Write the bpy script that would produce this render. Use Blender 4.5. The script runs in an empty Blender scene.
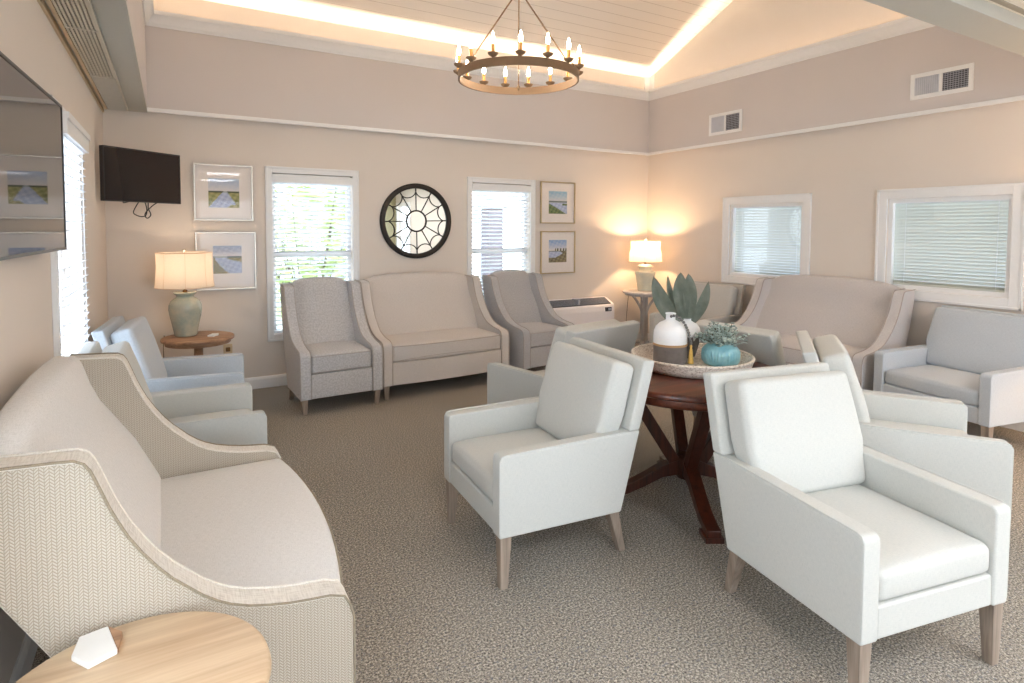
import bpy, bmesh, math, random
from mathutils import Vector, Matrix
random.seed(7)
PI = math.pi
scn = bpy.context.scene
COL = scn.collection.objects

# ------------------------------------------------------------------ materials
def lin(c):
    return tuple(((v/255.0)/12.92 if v/255.0 <= .04045 else ((v/255.0+.055)/1.055)**2.4) for v in c) + (1.0,)

class NT:
    """small helper to write node materials"""
    def __init__(self, name):
        self.m = bpy.data.materials.new(name); self.m.use_nodes = True
        self.t = self.m.node_tree; self.t.nodes.clear()
        self.out = self.n('ShaderNodeOutputMaterial')
    def n(self, typ, **kw):
        nd = self.t.nodes.new(typ)
        for k, v in kw.items(): setattr(nd, k, v)
        return nd
    def l(self, a, b): self.t.links.new(a, b)
    def val(self, sock, v):
        if hasattr(v, 'is_linked') or isinstance(v, bpy.types.NodeSocket): self.l(v, sock)
        else: sock.default_value = v
    def math(self, op, a, b=None, c=None):
        nd = self.n('ShaderNodeMath', operation=op)
        self.val(nd.inputs[0], a)
        if b is not None: self.val(nd.inputs[1], b)
        if c is not None: self.val(nd.inputs[2], c)
        return nd.outputs[0]
    def mix(self, f, a, b):
        nd = self.n('ShaderNodeMix', data_type='RGBA')
        self.val(nd.inputs[0], f); self.val(nd.inputs[6], a); self.val(nd.inputs[7], b)
        return nd.outputs[2]
    def ramp(self, f, stops):
        nd = self.n('ShaderNodeValToRGB'); e = nd.color_ramp.elements
        while len(e) < len(stops): e.new(.5)
        for i, (p, c) in enumerate(stops): e[i].position = p; e[i].color = c
        self.val(nd.inputs[0], f); return nd.outputs[0]
    def noise(self, vec, scale, detail=2, rough=.5):
        nd = self.n('ShaderNodeTexNoise'); nd.inputs['Scale'].default_value = scale
        nd.inputs['Detail'].default_value = detail; nd.inputs['Roughness'].default_value = rough
        self.l(vec, nd.inputs['Vector']); return nd.outputs['Fac']
    def coord(self, kind='Object', scale=(1, 1, 1)):
        tc = self.n('ShaderNodeTexCoord'); mp = self.n('ShaderNodeMapping')
        mp.inputs['Scale'].default_value = scale
        self.l(tc.outputs[kind], mp.inputs['Vector']); return mp.outputs[0]
    def bsdf(self, color, rough=.6, metal=0, spec=.5, bump=None, bstr=.2, bdist=.002, sheen=0, coat=0, trans=0):
        b = self.n('ShaderNodeBsdfPrincipled')
        self.val(b.inputs['Base Color'], color); self.val(b.inputs['Roughness'], rough)
        b.inputs['Metallic'].default_value = metal; b.inputs['Specular IOR Level'].default_value = spec
        if sheen: b.inputs['Sheen Weight'].default_value = sheen; b.inputs['Sheen Roughness'].default_value = .5
        if coat: b.inputs['Coat Weight'].default_value = coat; b.inputs['Coat Roughness'].default_value = .08
        if trans: b.inputs['Transmission Weight'].default_value = trans
        if bump is not None:
            bp = self.n('ShaderNodeBump'); bp.inputs['Strength'].default_value = bstr; bp.inputs['Distance'].default_value = bdist
            self.l(bump, bp.inputs['Height']); self.l(bp.outputs[0], b.inputs['Normal'])
        self.l(b.outputs[0], self.out.inputs[0]); return b

def plain(name, c, rough=.5, metal=0, spec=.5, coat=0, var=.03, scale=40):
    n = NT(name); v = n.noise(n.coord(), scale, 3)
    a = lin(c); lo = tuple(x*(1-var) for x in a[:3])+(1,); hi = tuple(min(1, x*(1+var)) for x in a[:3])+(1,)
    n.bsdf(n.ramp(v, [(.3, lo), (.7, hi)]), rough, metal, spec, coat=coat); return n.m

def painted_wall(name, c):
    n = NT(name); co = n.coord()
    a = lin(c); v = n.noise(co, 1.4, 3)
    lo = tuple(x*.985 for x in a[:3])+(1,); hi = tuple(min(1, x*1.015) for x in a[:3])+(1,)
    n.bsdf(n.ramp(v, [(.3, lo), (.7, hi)]), .85, spec=.2, bump=n.noise(co, 260, 2), bstr=.06, bdist=.001); return n.m

def fabric(name, c, c2=None, fine=640, mott=0.0, mscale=130):
    """woven cloth: thread noise in two directions, optional mottled two-tone yarn"""
    n = NT(name); a = lin(c); b = lin(c2) if c2 else tuple(x*.9 for x in a[:3])+(1,)
    u1 = n.noise(n.coord('UV', (fine, fine*.09, 1)), 1, 2); u2 = n.noise(n.coord('UV', (fine*.09, fine, 1)), 1, 2)
    w = n.math('ADD', n.math('MULTIPLY', u1, .5), n.math('MULTIPLY', u2, .5))
    col = n.ramp(w, [(.36, b), (.56, a)])
    if mott:
        mm = n.noise(n.coord('UV', (1, 1, 1)), mscale, 3, .7)
        k = n.ramp(mm, [(.42, (1-mott, 1-mott, 1-mott, 1)), (.58, (1, 1, 1, 1))])
        mx = n.n('ShaderNodeMix', data_type='RGBA', blend_type='MULTIPLY'); mx.inputs[0].default_value = 1
        n.l(col, mx.inputs[6]); n.l(k, mx.inputs[7]); col = mx.outputs[2]
    n.bsdf(col, .92, spec=.15, bump=w, bstr=.35, bdist=.0012, sheen=.15); return n.m

def herringbone(name, c, c2):
    n = NT(name); tc = n.n('ShaderNodeTexCoord'); sp = n.n('ShaderNodeSeparateXYZ'); n.l(tc.outputs['UV'], sp.inputs[0])
    u, v = sp.outputs[0], sp.outputs[1]
    a = .0088
    pp = n.math('PINGPONG', u, a)
    s = n.math('FRACT', n.math('DIVIDE', n.math('ADD', v, pp), .0076))
    d = n.math('ABSOLUTE', n.math('SUBTRACT', s, .5))          # 0..0.5, .5 at thread gap
    e = n.math('ABSOLUTE', n.math('SUBTRACT', n.math('DIVIDE', pp, a), .5))
    h = n.math('SUBTRACT', 1.0, n.math('MAXIMUM', n.math('MULTIPLY', d, 2), n.math('MULTIPLY', n.math('SUBTRACT', e, .2), 3.0)))
    col = n.ramp(h, [(.0, lin(c2)), (.5, lin(c))])
    n.bsdf(col, .92, spec=.15, bump=h, bstr=.5, bdist=.002, sheen=.1); return n.m

def wood(name, dark, light, axis=0, rough=.5, scale=1.0, coat=0):
    n = NT(name); s = [26*scale]*3; s[axis] = 1.8*scale
    co = n.coord('Object', tuple(s)); v = n.noise(co, 1.0, 5, .62)
    s2 = [120*scale]*3; s2[axis] = 4*scale
    f = n.noise(n.coord('Object', tuple(s2)), 1.0, 2)
    w = n.math('ADD', n.math('MULTIPLY', v, .75), n.math('MULTIPLY', f, .25))
    n.bsdf(n.ramp(w, [(.34, lin(dark)), (.62, lin(light))]), rough, bump=w, bstr=.12, bdist=.001, coat=coat); return n.m

def glaze(name, main, pale, dark, rough=.25):
    n = NT(name); co = n.coord('Object')
    v = n.noise(co, 9, 5, .65); w = n.noise(co, 60, 3)
    col = n.mix(n.ramp(v, [(.38, (0, 0, 0, 1)), (.66, (1, 1, 1, 1))]), lin(main), lin(pale))
    col = n.mix(n.ramp(w, [(.64, (0, 0, 0, 1)), (.80, (.7, .7, .7, 1))]), col, lin(dark))
    n.bsdf(col, rough, coat=.4); return n.m

def emitter(name, c, strength):
    n = NT(name); e = n.n('ShaderNodeEmission'); e.inputs[0].default_value = lin(c); e.inputs[1].default_value = strength
    n.l(e.outputs[0], n.out.inputs[0]); return n.m

def pane(name, gloss=.12, tint=(1, 1, 1, 1), rough=0.0):
    n = NT(name); t = n.n('ShaderNodeBsdfTransparent'); t.inputs[0].default_value = tint
    g = n.n('ShaderNodeBsdfGlossy'); g.inputs['Roughness'].default_value = rough
    lw = n.n('ShaderNodeLayerWeight'); lw.inputs[0].default_value = .5
    f5 = n.math('POWER', lw.outputs['Facing'], 5.0)
    mx = n.n('ShaderNodeMixShader'); n.l(n.math('MULTIPLY_ADD', f5, .9*gloss, .04*gloss), mx.inputs[0])
    n.l(t.outputs[0], mx.inputs[1]); n.l(g.outputs[0], mx.inputs[2]); n.l(mx.outputs[0], n.out.inputs[0]); return n.m

def shade_cloth(name, c):
    n = NT(name); w = n.noise(n.coord('Object', (1, 1, 8)), 90, 2)
    a = lin(c); b = tuple(x*.93 for x in a[:3])+(1,)
    col = n.ramp(w, [(.35, b), (.65, a)])
    d = n.n('ShaderNodeBsdfDiffuse'); t = n.n('ShaderNodeBsdfTranslucent'); mx = n.n('ShaderNodeMixShader'); mx.inputs[0].default_value = .5
    n.l(col, d.inputs[0]); n.l(col, t.inputs[0]); n.l(d.outputs[0], mx.inputs[1]); n.l(t.outputs[0], mx.inputs[2]); n.l(mx.outputs[0], n.out.inputs[0]); return n.m

def carpet():
    n = NT('carpet'); co = n.coord('Object')
    v = n.noise(co, 122, 4, .85); w = n.noise(co, 74, 2, .6); z = n.noise(co, 1.1, 3)
    col = n.ramp(v, [(.35, lin((54, 51, 52))), (.45, lin((124, 118, 111))), (.54, lin((174, 167, 156))), (.63, lin((232, 225, 212)))])
    col = n.mix(n.ramp(w, [(.57, (0, 0, 0, 1)), (.66, (.6, .6, .6, 1))]), col, lin((112, 117, 128)))
    mx = n.n('ShaderNodeMix', data_type='RGBA', blend_type='MULTIPLY'); mx.inputs[0].default_value = 1
    n.l(col, mx.inputs[6]); n.l(n.ramp(z, [(.35, (.95, .95, .95, 1)), (.65, (1, 1, 1, 1))]), mx.inputs[7])
    n.bsdf(mx.outputs[2], .95, spec=.1, bump=v, bstr=.3, bdist=.004); return n.m

def shiplap():
    n = NT('white_shiplap'); tc = n.n('ShaderNodeTexCoord'); sp = n.n('ShaderNodeSeparateXYZ'); n.l(tc.outputs['Object'], sp.inputs[0])
    f = n.math('FRACT', n.math('DIVIDE', sp.outputs[1], .125))
    g = n.math('LESS_THAN', f, .045)
    col = n.mix(g, lin((240, 234, 226)), lin((206, 198, 188)))
    n.bsdf(col, .6, spec=.3); return n.m

def tiles():
    n = NT('ceiling_tile'); co = n.coord('Object'); v = n.noise(co, 120, 3)
    n.bsdf(n.ramp(v, [(.35, lin((222, 219, 208))), (.6, lin((236, 233, 224)))]), .9, spec=.1, bump=v, bstr=.2); return n.m

M = {}
M['wall'] = painted_wall('wall_paint_greige', (226, 217, 208))
M['soffit'] = painted_wall('soffit_paint', (213, 206, 203))
M['rear'] = painted_wall('rear_wall_paint', (172, 164, 134))
M['trim'] = plain('white_trim_paint', (238, 238, 238), .4, var=.01)
M['beam'] = plain('pale_beam_paint', (190, 189, 181), .7, var=.01)
M['tan'] = plain('tan_trim', (206, 184, 152), .5)
M['carpet'] = carpet(); M['shiplap'] = shiplap(); M['tile'] = tiles()
M['glass'] = pane('window_glass', 1.0)
M['picglass'] = pane('picture_glass', .35, rough=.02)
M['blind'] = plain('white_blind_slat', (238, 240, 244), .5, var=.01)
M['miniblind'] = plain('grey_green_blind_slat', (214, 216, 206), .5, var=.01)
M['lounge'] = fabric('pale_sage_linen', (205, 206, 202), (193, 196, 193))
M['loungeblue'] = fabric('pale_blue_grey_linen', (198, 205, 212), (182, 190, 198))
M['loungegrey'] = fabric('warm_grey_linen', (196, 193, 187), (178, 174, 168))
M['greywing'] = fabric('grey_flecked_weave', (210, 210, 212), (186, 186, 188), mott=.2, mscale=70)
M['greywing2'] = fabric('grey_smooth_flecked_weave', (194, 194, 197), (170, 170, 173), mott=.13, mscale=80)
M['taupe'] = fabric('taupe_woven_linen', (214, 209, 205), (195, 189, 185))
M['pinktaupe'] = fabric('rosy_taupe_linen', (208, 204, 203), (190, 185, 185))
M['cream'] = fabric('cream_woven_linen', (232, 230, 228), (213, 211, 208))
M['herring'] = herringbone('cream_herringbone', (198, 189, 175), (148, 137, 120))
M['welt'] = fabric('grey_welt', (168, 158, 142), (130, 120, 106))
M['creamwelt'] = fabric('tan_welt', (160, 148, 128), (128, 116, 98)); M['creamband'] = fabric('cream_band_weave', (232, 226, 217), (206, 198, 187), fine=260)
M['greywelt'] = fabric('grey_welt_cord', (180, 176, 173), (160, 156, 153)); M['taupewelt'] = fabric('taupe_welt_cord', (184, 174, 165), (164, 154, 145)); M['pinkwelt'] = fabric('rosy_welt_cord', (182, 173, 168), (162, 152, 148))
M['darkfab'] = plain('dark_dust_cloth', (52, 48, 46), .95)
M['legwood'] = wood('weathered_leg_wood', (122, 108, 96), (168, 152, 138), axis=2, rough=.6)
M['oak'] = wood('pale_oak_top', (196, 164, 130), (230, 206, 174), axis=0, rough=.45, scale=.7)
M['brownwood'] = wood('warm_brown_wood', (132, 98, 72), (186, 146, 114), axis=0, rough=.5)
M['cherry'] = wood('dark_cherry_wood', (54, 22, 12), (104, 48, 26), axis=0, rough=.32, coat=.35)
M['cherryv'] = wood('dark_cherry_leg', (46, 20, 12), (84, 38, 22), axis=2, rough=.35, coat=.25)
M['white_wash'] = wood('whitewashed_wood', (198, 190, 182), (232, 226, 220), axis=0, rough=.7)
M['greypost'] = wood('grey_washed_wood', (148, 146, 146), (188, 186, 184), axis=2, rough=.7)
M['black'] = plain('black_plastic', (22, 21, 22), .4)
M['bezel'] = plain('dark_bezel', (38, 34, 36), .3)
M['screen'] = plain('glossy_screen', (18, 14, 14), .02, spec=.5, var=0)
for nd in M['screen'].node_tree.nodes:
    if nd.type == 'BSDF_PRINCIPLED': nd.inputs['IOR'].default_value = 3.2
M['screen2'] = plain('matt_screen', (34, 27, 26), .16, spec=.4, var=0)
M['bronze'] = plain('aged_bronze', (44, 38, 34), .5, metal=.3)
M['iron'] = plain('burnished_iron', (142, 116, 90), .5, metal=.4)
M['candle'] = plain('candle_sleeve_brass', (206, 150, 86), .45, metal=.4)
M['bulb'] = emitter('lit_bulb', (255, 234, 208), 60)
M['gold'] = plain('champagne_gold_frame', (206, 184, 146), .32, metal=.8)
M['silver'] = plain('pale_silver_frame', (214, 208, 198), .3, metal=.75)
M['mat'] = plain('mat_board', (238, 231, 226), .8, var=.01)
M['mirror'] = plain('mirror_silver', (226, 228, 224), .02, metal=1, var=0)
M['celadon'] = glaze('celadon_glaze', (168, 178, 166), (200, 196, 174), (136, 146, 138))
M['celadon2'] = glaze('sage_glaze', (204, 204, 188), (222, 218, 196), (178, 176, 160))
M['shade'] = shade_cloth('ivory_shade', (248, 240, 230))
M['shadeframe'] = plain('shade_seam', (226, 206, 184), .8)
M['brass'] = plain('antique_brass', (120, 84, 50), .4, metal=.8)
M['crystal'] = plain('pale_finial', (240, 226, 206), .2)
M['whiteplastic'] = plain('white_plastic', (238, 234, 236), .4, var=.01)
M['ventgrey'] = plain('vent_grey', (170, 174, 184), .6)
M['louvre'] = plain('louvre_grey', (204, 206, 214), .6)
M['ventdark'] = plain('vent_dark', (62, 62, 70), .7)
M['grille'] = plain('ceiling_grille_metal', (214, 208, 196), .6)
M['grilledark'] = plain('grille_shadow_gap', (160, 152, 138), .8)
M['almond'] = plain('almond_plate', (206, 184, 148), .5)
M['marble'] = plain('white_marble', (242, 241, 239), .3, var=.02, scale=20)
M['jugwhite'] = glaze('white_jug_glaze', (238, 240, 243), (246, 246, 246), (226, 226, 228), .4)
M['juggrey'] = glaze('charcoal_clay', (104, 98, 95), (122, 116, 112), (84, 79, 77), .75)
M['jugband'] = plain('tan_band', (176, 140, 98), .6)
M['teal'] = glaze('teal_glaze', (122, 180, 194), (152, 200, 208), (112, 160, 164), .3)
M['leaf'] = glaze('sage_leaf', (122, 132, 120), (150, 156, 142), (104, 114, 104), .7)
M['succulent'] = glaze('dusty_green_leaf', (150, 170, 164), (184, 198, 192), (118, 138, 132), .8)
M['stem'] = plain('brown_stem', (96, 84, 62), .8)
M['bead'] = plain('grey_wood_bead', (116, 114, 112), .6)
M['tassel'] = plain('mustard_tassel', (214, 178, 98), .9, var=.15, scale=200)
M['rope'] = None
M['greensh'] = glaze('shrub_leaf', (170, 190, 124), (214, 222, 170), (110, 130, 86), .7)
M['greensh2'] = glaze('pale_twig_leaf', (120, 128, 110), (170, 172, 156), (80, 88, 76), .8)
M['brick'] = plain('grey_brick_post', (118, 110, 116), .9, var=.12, scale=25)
M['siding'] = plain('pale_blue_siding', (196, 204, 216), .8)
M['lawn'] = plain('lawn_and_paving', (170, 172, 158), .95, var=.15, scale=6)

def wicker():
    n = NT('whitewashed_wicker'); v = n.noise(n.coord('Object', (60, 60, 150)), 1, 3); w = n.noise(n.coord('Object'), 130, 2)
    k = n.math('ADD', n.math('MULTIPLY', v, .6), n.math('MULTIPLY', w, .4))
    n.bsdf(n.ramp(k, [(.32, lin((170, 150, 132))), (.52, lin((238, 228, 216)))]), .85, bump=k, bstr=.8, bdist=.004); return n.m
M['wicker'] = wicker()

# ------------------------------------------------------------------ mesh helpers
def new(): return bmesh.new()

def box(bm, x0, x1, y0, y1, z0, z1, mi=0):
    vs = [bm.verts.new(p) for p in ((x0,y0,z0),(x1,y0,z0),(x1,y1,z0),(x0,y1,z0),(x0,y0,z1),(x1,y0,z1),(x1,y1,z1),(x0,y1,z1))]
    for f in ((3,2,1,0),(4,5,6,7),(0,1,5,4),(1,2,6,5),(2,3,7,6),(3,0,4,7)):
        fc = bm.faces.new([vs[i] for i in f]); fc.material_index = mi

def hexa(bm, b, t):
    """solid between two quads (lists of 4 points)"""
    vs = [bm.verts.new(p) for p in list(b)+list(t)]
    for f in ((3,2,1,0),(4,5,6,7),(0,1,5,4),(1,2,6,5),(2,3,7,6),(3,0,4,7)): bm.faces.new([vs[i] for i in f])

def taper(bm, top, tw, bot, bw):
    def q(c, w): return [(c[0]-w/2,c[1]-w/2,c[2]),(c[0]+w/2,c[1]-w/2,c[2]),(c[0]+w/2,c[1]+w/2,c[2]),(c[0]-w/2,c[1]+w/2,c[2])]
    hexa(bm, q(bot, bw), q(top, tw))

def prism(bm, poly, a0, a1, axis='x', mi=0):
    """polygon in the plane across `axis`, extruded from a0 to a1"""
    def P(a, p):
        return {'x': (a, p[0], p[1]), 'y': (p[0], a, p[1]), 'z': (p[0], p[1], a)}[axis]
    A = [bm.verts.new(P(a0, p)) for p in poly]; B = [bm.verts.new(P(a1, p)) for p in poly]
    n = len(poly); bm.faces.new(A).material_index = mi; bm.faces.new(B[::-1]).material_index = mi
    for i in range(n): bm.faces.new((A[i], B[i], B[(i+1) % n], A[(i+1) % n])).material_index = mi

def round_poly(pts, seg=5):
    """pts: (a, b, radius) -> polygon with arcs"""
    out = []; n = len(pts)
    for i in range(n):
        p = Vector(pts[i][:2]); r = pts[i][2] if len(pts[i]) > 2 else 0
        if r <= 0: out.append(tuple(p)); continue
        a = (Vector(pts[i-1][:2])-p); b = (Vector(pts[(i+1) % n][:2])-p)
        la, lb = a.length, b.length; a.normalize(); b.normalize()
        ang = a.angle(b); d = min(r/math.tan(ang/2), la*.49, lb*.49)
        p0 = p+a*d; p1 = p+b*d
        for k in range(seg+1):
            t = k/seg; q = p0*(1-t)**2+p*2*t*(1-t)+p1*t*t; out.append(tuple(q))
    return out

def bevel(bm, w, seg=3, ang=40):
    bmesh.ops.recalc_face_normals(bm, faces=bm.faces)
    es = [e for e in bm.edges if len(e.link_faces) == 2 and e.calc_face_angle(0) > math.radians(ang)]
    if es: bmesh.ops.bevel(bm, geom=es, offset=w, segments=seg, profile=.5, affect='EDGES', clamp_overlap=True)

def lathe(bm, prof, seg=48, c=(0, 0, 0), mi=0, flute=0, fl=(0, 1), nfl=0):
    rows = []
    for r, z in prof:
        if r < 1e-6: rows.append([bm.verts.new((c[0], c[1], c[2]+z))]); continue
        row = []
        for k in range(seg):
            a = 2*PI*k/seg; rr = r
            if nfl and fl[0] <= z <= fl[1]: rr = r*(1+flute*abs(math.sin(a*nfl/2)))
            row.append(bm.verts.new((c[0]+rr*math.cos(a), c[1]+rr*math.sin(a), c[2]+z)))
        rows.append(row)
    for i in range(len(rows)-1):
        A, B = rows[i], rows[i+1]
        for k in range(seg):
            k2 = (k+1) % seg
            if len(A) == 1 and len(B) == 1: continue
            if len(A) == 1: f = bm.faces.new((A[0], B[k2], B[k]))
            elif len(B) == 1: f = bm.faces.new((A[k], A[k2], B[0]))
            else: f = bm.faces.new((A[k], A[k2], B[k2], B[k]))
            f.material_index = mi

def tube(bm, pts, r, seg=8, closed=False, radii=None, cap=True):
    pts = [Vector(p) for p in pts]; n = len(pts); rings = []; prev = None
    for i, p in enumerate(pts):
        a = pts[i-1] if (i > 0 or closed) else p; b = pts[(i+1) % n] if (i < n-1 or closed) else p
        t = (b-a).normalized()
        if prev is None:
            up = Vector((0, 0, 1)) if abs(t.z) < .9 else Vector((1, 0, 0)); u = t.cross(up).normalized()
        else:
            u = prev-t*prev.dot(t)
            u = u.normalized() if u.length > 1e-6 else t.orthogonal().normalized()
        prev = u; v = t.cross(u); rr = radii[i] if radii else r
        rings.append([bm.verts.new(p+(u*math.cos(2*PI*k/seg)+v*math.sin(2*PI*k/seg))*rr) for k in range(seg)])
    m = n if closed else n-1
    for i in range(m):
        A, B = rings[i], rings[(i+1) % n]
        for k in range(seg): bm.faces.new((A[k], A[(k+1) % seg], B[(k+1) % seg], B[k]))
    if not closed and cap:
        bm.faces.new(rings[0][::-1]); bm.faces.new(rings[-1])

def ball(bm, c, r, sx=1, sy=1, sz=1, u=12, v=8):
    m = Matrix.Translation(c) @ Matrix.Diagonal((sx, sy, sz, 1))
    bmesh.ops.create_uvsphere(bm, u_segments=u, v_segments=v, radius=r, matrix=m)

def cushion(bm, size, r, crown=(.02, .01), mat=Matrix(), n=8, wob=0.0, bulge_front=0.0):
    """soft box centred on the origin: rounded edges, swollen faces (top, bottom)"""
    hx, hy, hz = [s/2 for s in size]
    def steps(h):
        e = r/h; base = [1-e*.0, 1-e*.25, 1-e*.6, 1-e]
        inner = [(-1+2*k/n)*(1-e) for k in range(1, n)]
        return sorted(set([round(x, 5) for x in base+[-b for b in base]+inner]))
    def steps_z(h):
        e = min(1, r/h); return sorted(set([round(x, 5) for x in (-1, -1+e*.3, -1+e*.65, -1+e, 0, 1-e, 1-e*.65, 1-e*.3, 1)]))
    X, Y, Z = steps(hx), steps(hy), steps_z(hz); rs = random.Random(int(hx*9999)); ph = [rs.random()*6 for _ in range(6)]
    def put(cx, cy, cz):
        p = Vector((cx*hx, cy*hy, cz*hz)); q = Vector((max(-(hx-r), min(hx-r, p.x)), max(-(hy-r), min(hy-r, p.y)), max(-(hz-min(r, hz)), min(hz-min(r, hz), p.z))))
        d = p-q
        if d.length > 1e-7: p = q+d.normalized()*min(r, hz) if min(r, hz) < r else q+d.normalized()*r
        k = max(0, (1-cx*cx))*max(0, (1-cy*cy)); k = k**.6
        p.z += (crown[0] if cz > 0 else -crown[1])*k*abs(cz)
        if wob: p.z += wob*k*(math.sin(p.x*23+ph[0])+math.sin(p.y*29+ph[1]+p.x*9))*.5*abs(cz)
        if bulge_front: p.y -= bulge_front*(1-cx*cx)*(1-cy)/2
        return mat @ p
    cache = {}
    def V(a, b, c):
        k = (a, b, c)
        if k not in cache: cache[k] = bm.verts.new(put(a, b, c))
        return cache[k]
    def grid(A, B, fn):
        for i in range(len(A)-1):
            for j in range(len(B)-1):
                try: bm.faces.new([fn(A[i], B[j]), fn(A[i+1], B[j]), fn(A[i+1], B[j+1]), fn(A[i], B[j+1])])
                except ValueError: pass
    for s in (-1, 1):
        grid(X, Y, lambda a, b: V(a, b, s)); grid(X, Z, lambda a, b: V(a, s, b)); grid(Y, Z, lambda a, b: V(s, a, b))

def obj(name, bm, mats, parent=None, smooth=True, ang=38, wn=False, uv=True):
    bmesh.ops.recalc_face_normals(bm, faces=bm.faces)
    if uv:
        ul = bm.loops.layers.uv.new('UVMap')
        for f in bm.faces:
            n = f.normal; ax = max(range(3), key=lambda i: abs(n[i]))
            for lp in f.loops:
                c = lp.vert.co
                lp[ul].uv = ((c.y, c.z), (c.x, c.z), (c.x, c.y))[ax]
    me = bpy.data.meshes.new(name); bm.to_mesh(me); bm.free()
    for m in (mats if isinstance(mats, (list, tuple)) else [mats]): me.materials.append(m)
    if smooth:
        me.polygons.foreach_set('use_smooth', [True]*len(me.polygons)); me.set_sharp_from_angle(angle=math.radians(ang))
    o = bpy.data.objects.new(name, me); COL.link(o)
    if wn:
        md = o.modifiers.new('weighted', 'WEIGHTED_NORMAL'); md.keep_sharp = True; md.weight = 60
    if parent: o.parent = parent
    return o

def thing(name, label, cat, loc=(0, 0, 0), rz=0, group=None):
    o = bpy.data.objects.new(name, None); COL.link(o); o.empty_display_size = .1
    o.location = loc; o.rotation_euler = (0, 0, math.radians(rz)); o['label'] = label; o['category'] = cat
    if group: o['group'] = group
    return o
def tag(o, label, cat, group=None, kind=None):
    o['label'] = label; o['category'] = cat
    if group: o['group'] = group
    if kind: o['kind'] = kind
    return o
def struct(name, bm, m, parent=None, smooth=False, **k):
    o = obj(name, bm, m, parent, smooth=smooth, **k)
    if not parent: o['kind'] = 'structure'
    return o
def dup(root, loc, rz, label, group=None, swap=None):
    def cp(o, par):
        c = o.copy(); COL.link(c)
        if par: c.parent = par
        if swap and o.type == 'MESH' and o.data.materials and o.data.materials[0].name in swap:
            c.data = o.data.copy(); c.data.materials[0] = swap[o.data.materials[0].name]
        for ch in o.children: cp(ch, c)
        return c
    r = cp(root, None); r.location = loc; r.rotation_euler = (0, 0, math.radians(rz)); r['label'] = label
    if group: r['group'] = group
    return r

# ------------------------------------------------------------------ the room
LX, RX, BY, RY = -.452, 5.483, 5.864, -4.2      # left, right, back and rear wall planes
TH = .14
def wall_cells(bm, u0, u1, z0, z1, holes, mk):
    us = sorted({u0, u1, *[h[0] for h in holes], *[h[1] for h in holes]}); zs = sorted({z0, z1, *[h[2] for h in holes], *[h[3] for h in holes]})
    for i in range(len(us)-1):
        for j in range(len(zs)-1):
            cu, cz = (us[i]+us[i+1])/2, (zs[j]+zs[j+1])/2
            if any(h[0] < cu < h[1] and h[2] < cz < h[3] for h in holes): continue
            mk(us[i], us[i+1], zs[j], zs[j+1])
    bmesh.ops.remove_doubles(bm, verts=bm.verts, dist=1e-5)
    # drop the inner faces shared by neighbouring cells
    seen = {}
    for f in bm.faces: seen.setdefault(tuple(sorted(v.index for v in f.verts)), []).append(f)
W1 = (.83, 1.575, .49, 2.0); W2 = (2.89, 3.65, .49, 2.0)         # back wall openings
W3 = (3.30, 4.15, .49, 2.0); W3b = (.15, 1.25, .49, 2.0)          # left wall
W4 = (3.638, 4.535, .975, 1.772); W5 = (1.945, 2.84, .985, 1.768); W6 = (-4.05, -3.1, .4, 2.1)   # right wall
PD = (.6, 3.6, .02, 2.15)                                          # unseen glazed doors, added behind the camera for fill light
bm = new(); box(bm, LX-.3, RX+.3, RY-.3, BY+.3, -.12, 0); struct('floor', bm, M['carpet'])
TOP = 4.75
bm = new(); wall_cells(bm, LX-TH, RX+TH, 0, 3.8, [W1, W2], lambda a, b, c, d: box(bm, a, b, BY, BY+TH, c, d)); struct('wall_back', bm, M['wall'])
bm = new(); wall_cells(bm, RY-TH, BY, 0, TOP, [W4, W5, W6], lambda a, b, c, d: box(bm, RX, RX+TH, a, b, c, d)); struct('wall_right', bm, M['wall'])
bm = new(); wall_cells(bm, RY-TH, BY, 0, 2.62, [W3, W3b], lambda a, b, c, d: box(bm, LX-TH, LX, a, b, c, d)); struct('wall_left', bm, M['wall'])
bm = new(); wall_cells(bm, LX-TH, RX+TH, 0, 2.62, [PD], lambda a, b, c, d: box(bm, a, b, RY-TH, RY, c, d)); struct('wall_rear', bm, M['rear'])

# vaulted ceiling, shiplap boards running along x; the flat low ceiling over the camera side
EAVE, SL = 3.46, .445; YR = 3.59; ZR = EAVE+SL*(BY-YR); YN = 1.32
ang = math.atan(SL)
def slope(y0, y1, flip):
    """board panel in its own frame (its local y runs up the slope)"""
    ln = abs(y1-y0)/math.cos(ang)+.15; bm = new(); box(bm, -.6, RX+.3, -.2, ln, 0, .06)
    return bm
o = struct('ceiling', slope(BY, YR, 0), M['shiplap']); o.rotation_euler = (ang, 0, PI); o.location = (RX-.3, BY, EAVE)
o.rotation_euler = (ang, 0, PI)
zN = EAVE
o2 = struct('ceiling.001', slope(YN, YR, 1), M['shiplap']); o2.rotation_euler = (ang, 0, 0); o2.location = (0, YR*2-BY, EAVE)
bm = new(); wall_cells(bm, 1.0, BY, 2.62, TOP, [], lambda a, b, c, d: box(bm, -.33, -.23, a, b, c, d)); struct('wall_left.001', bm, M['wall'])
bm = new(); box(bm, -.33, RX, 1.23, 1.32, 2.62, TOP); struct('wall_near', bm, M['wall'])
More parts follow.
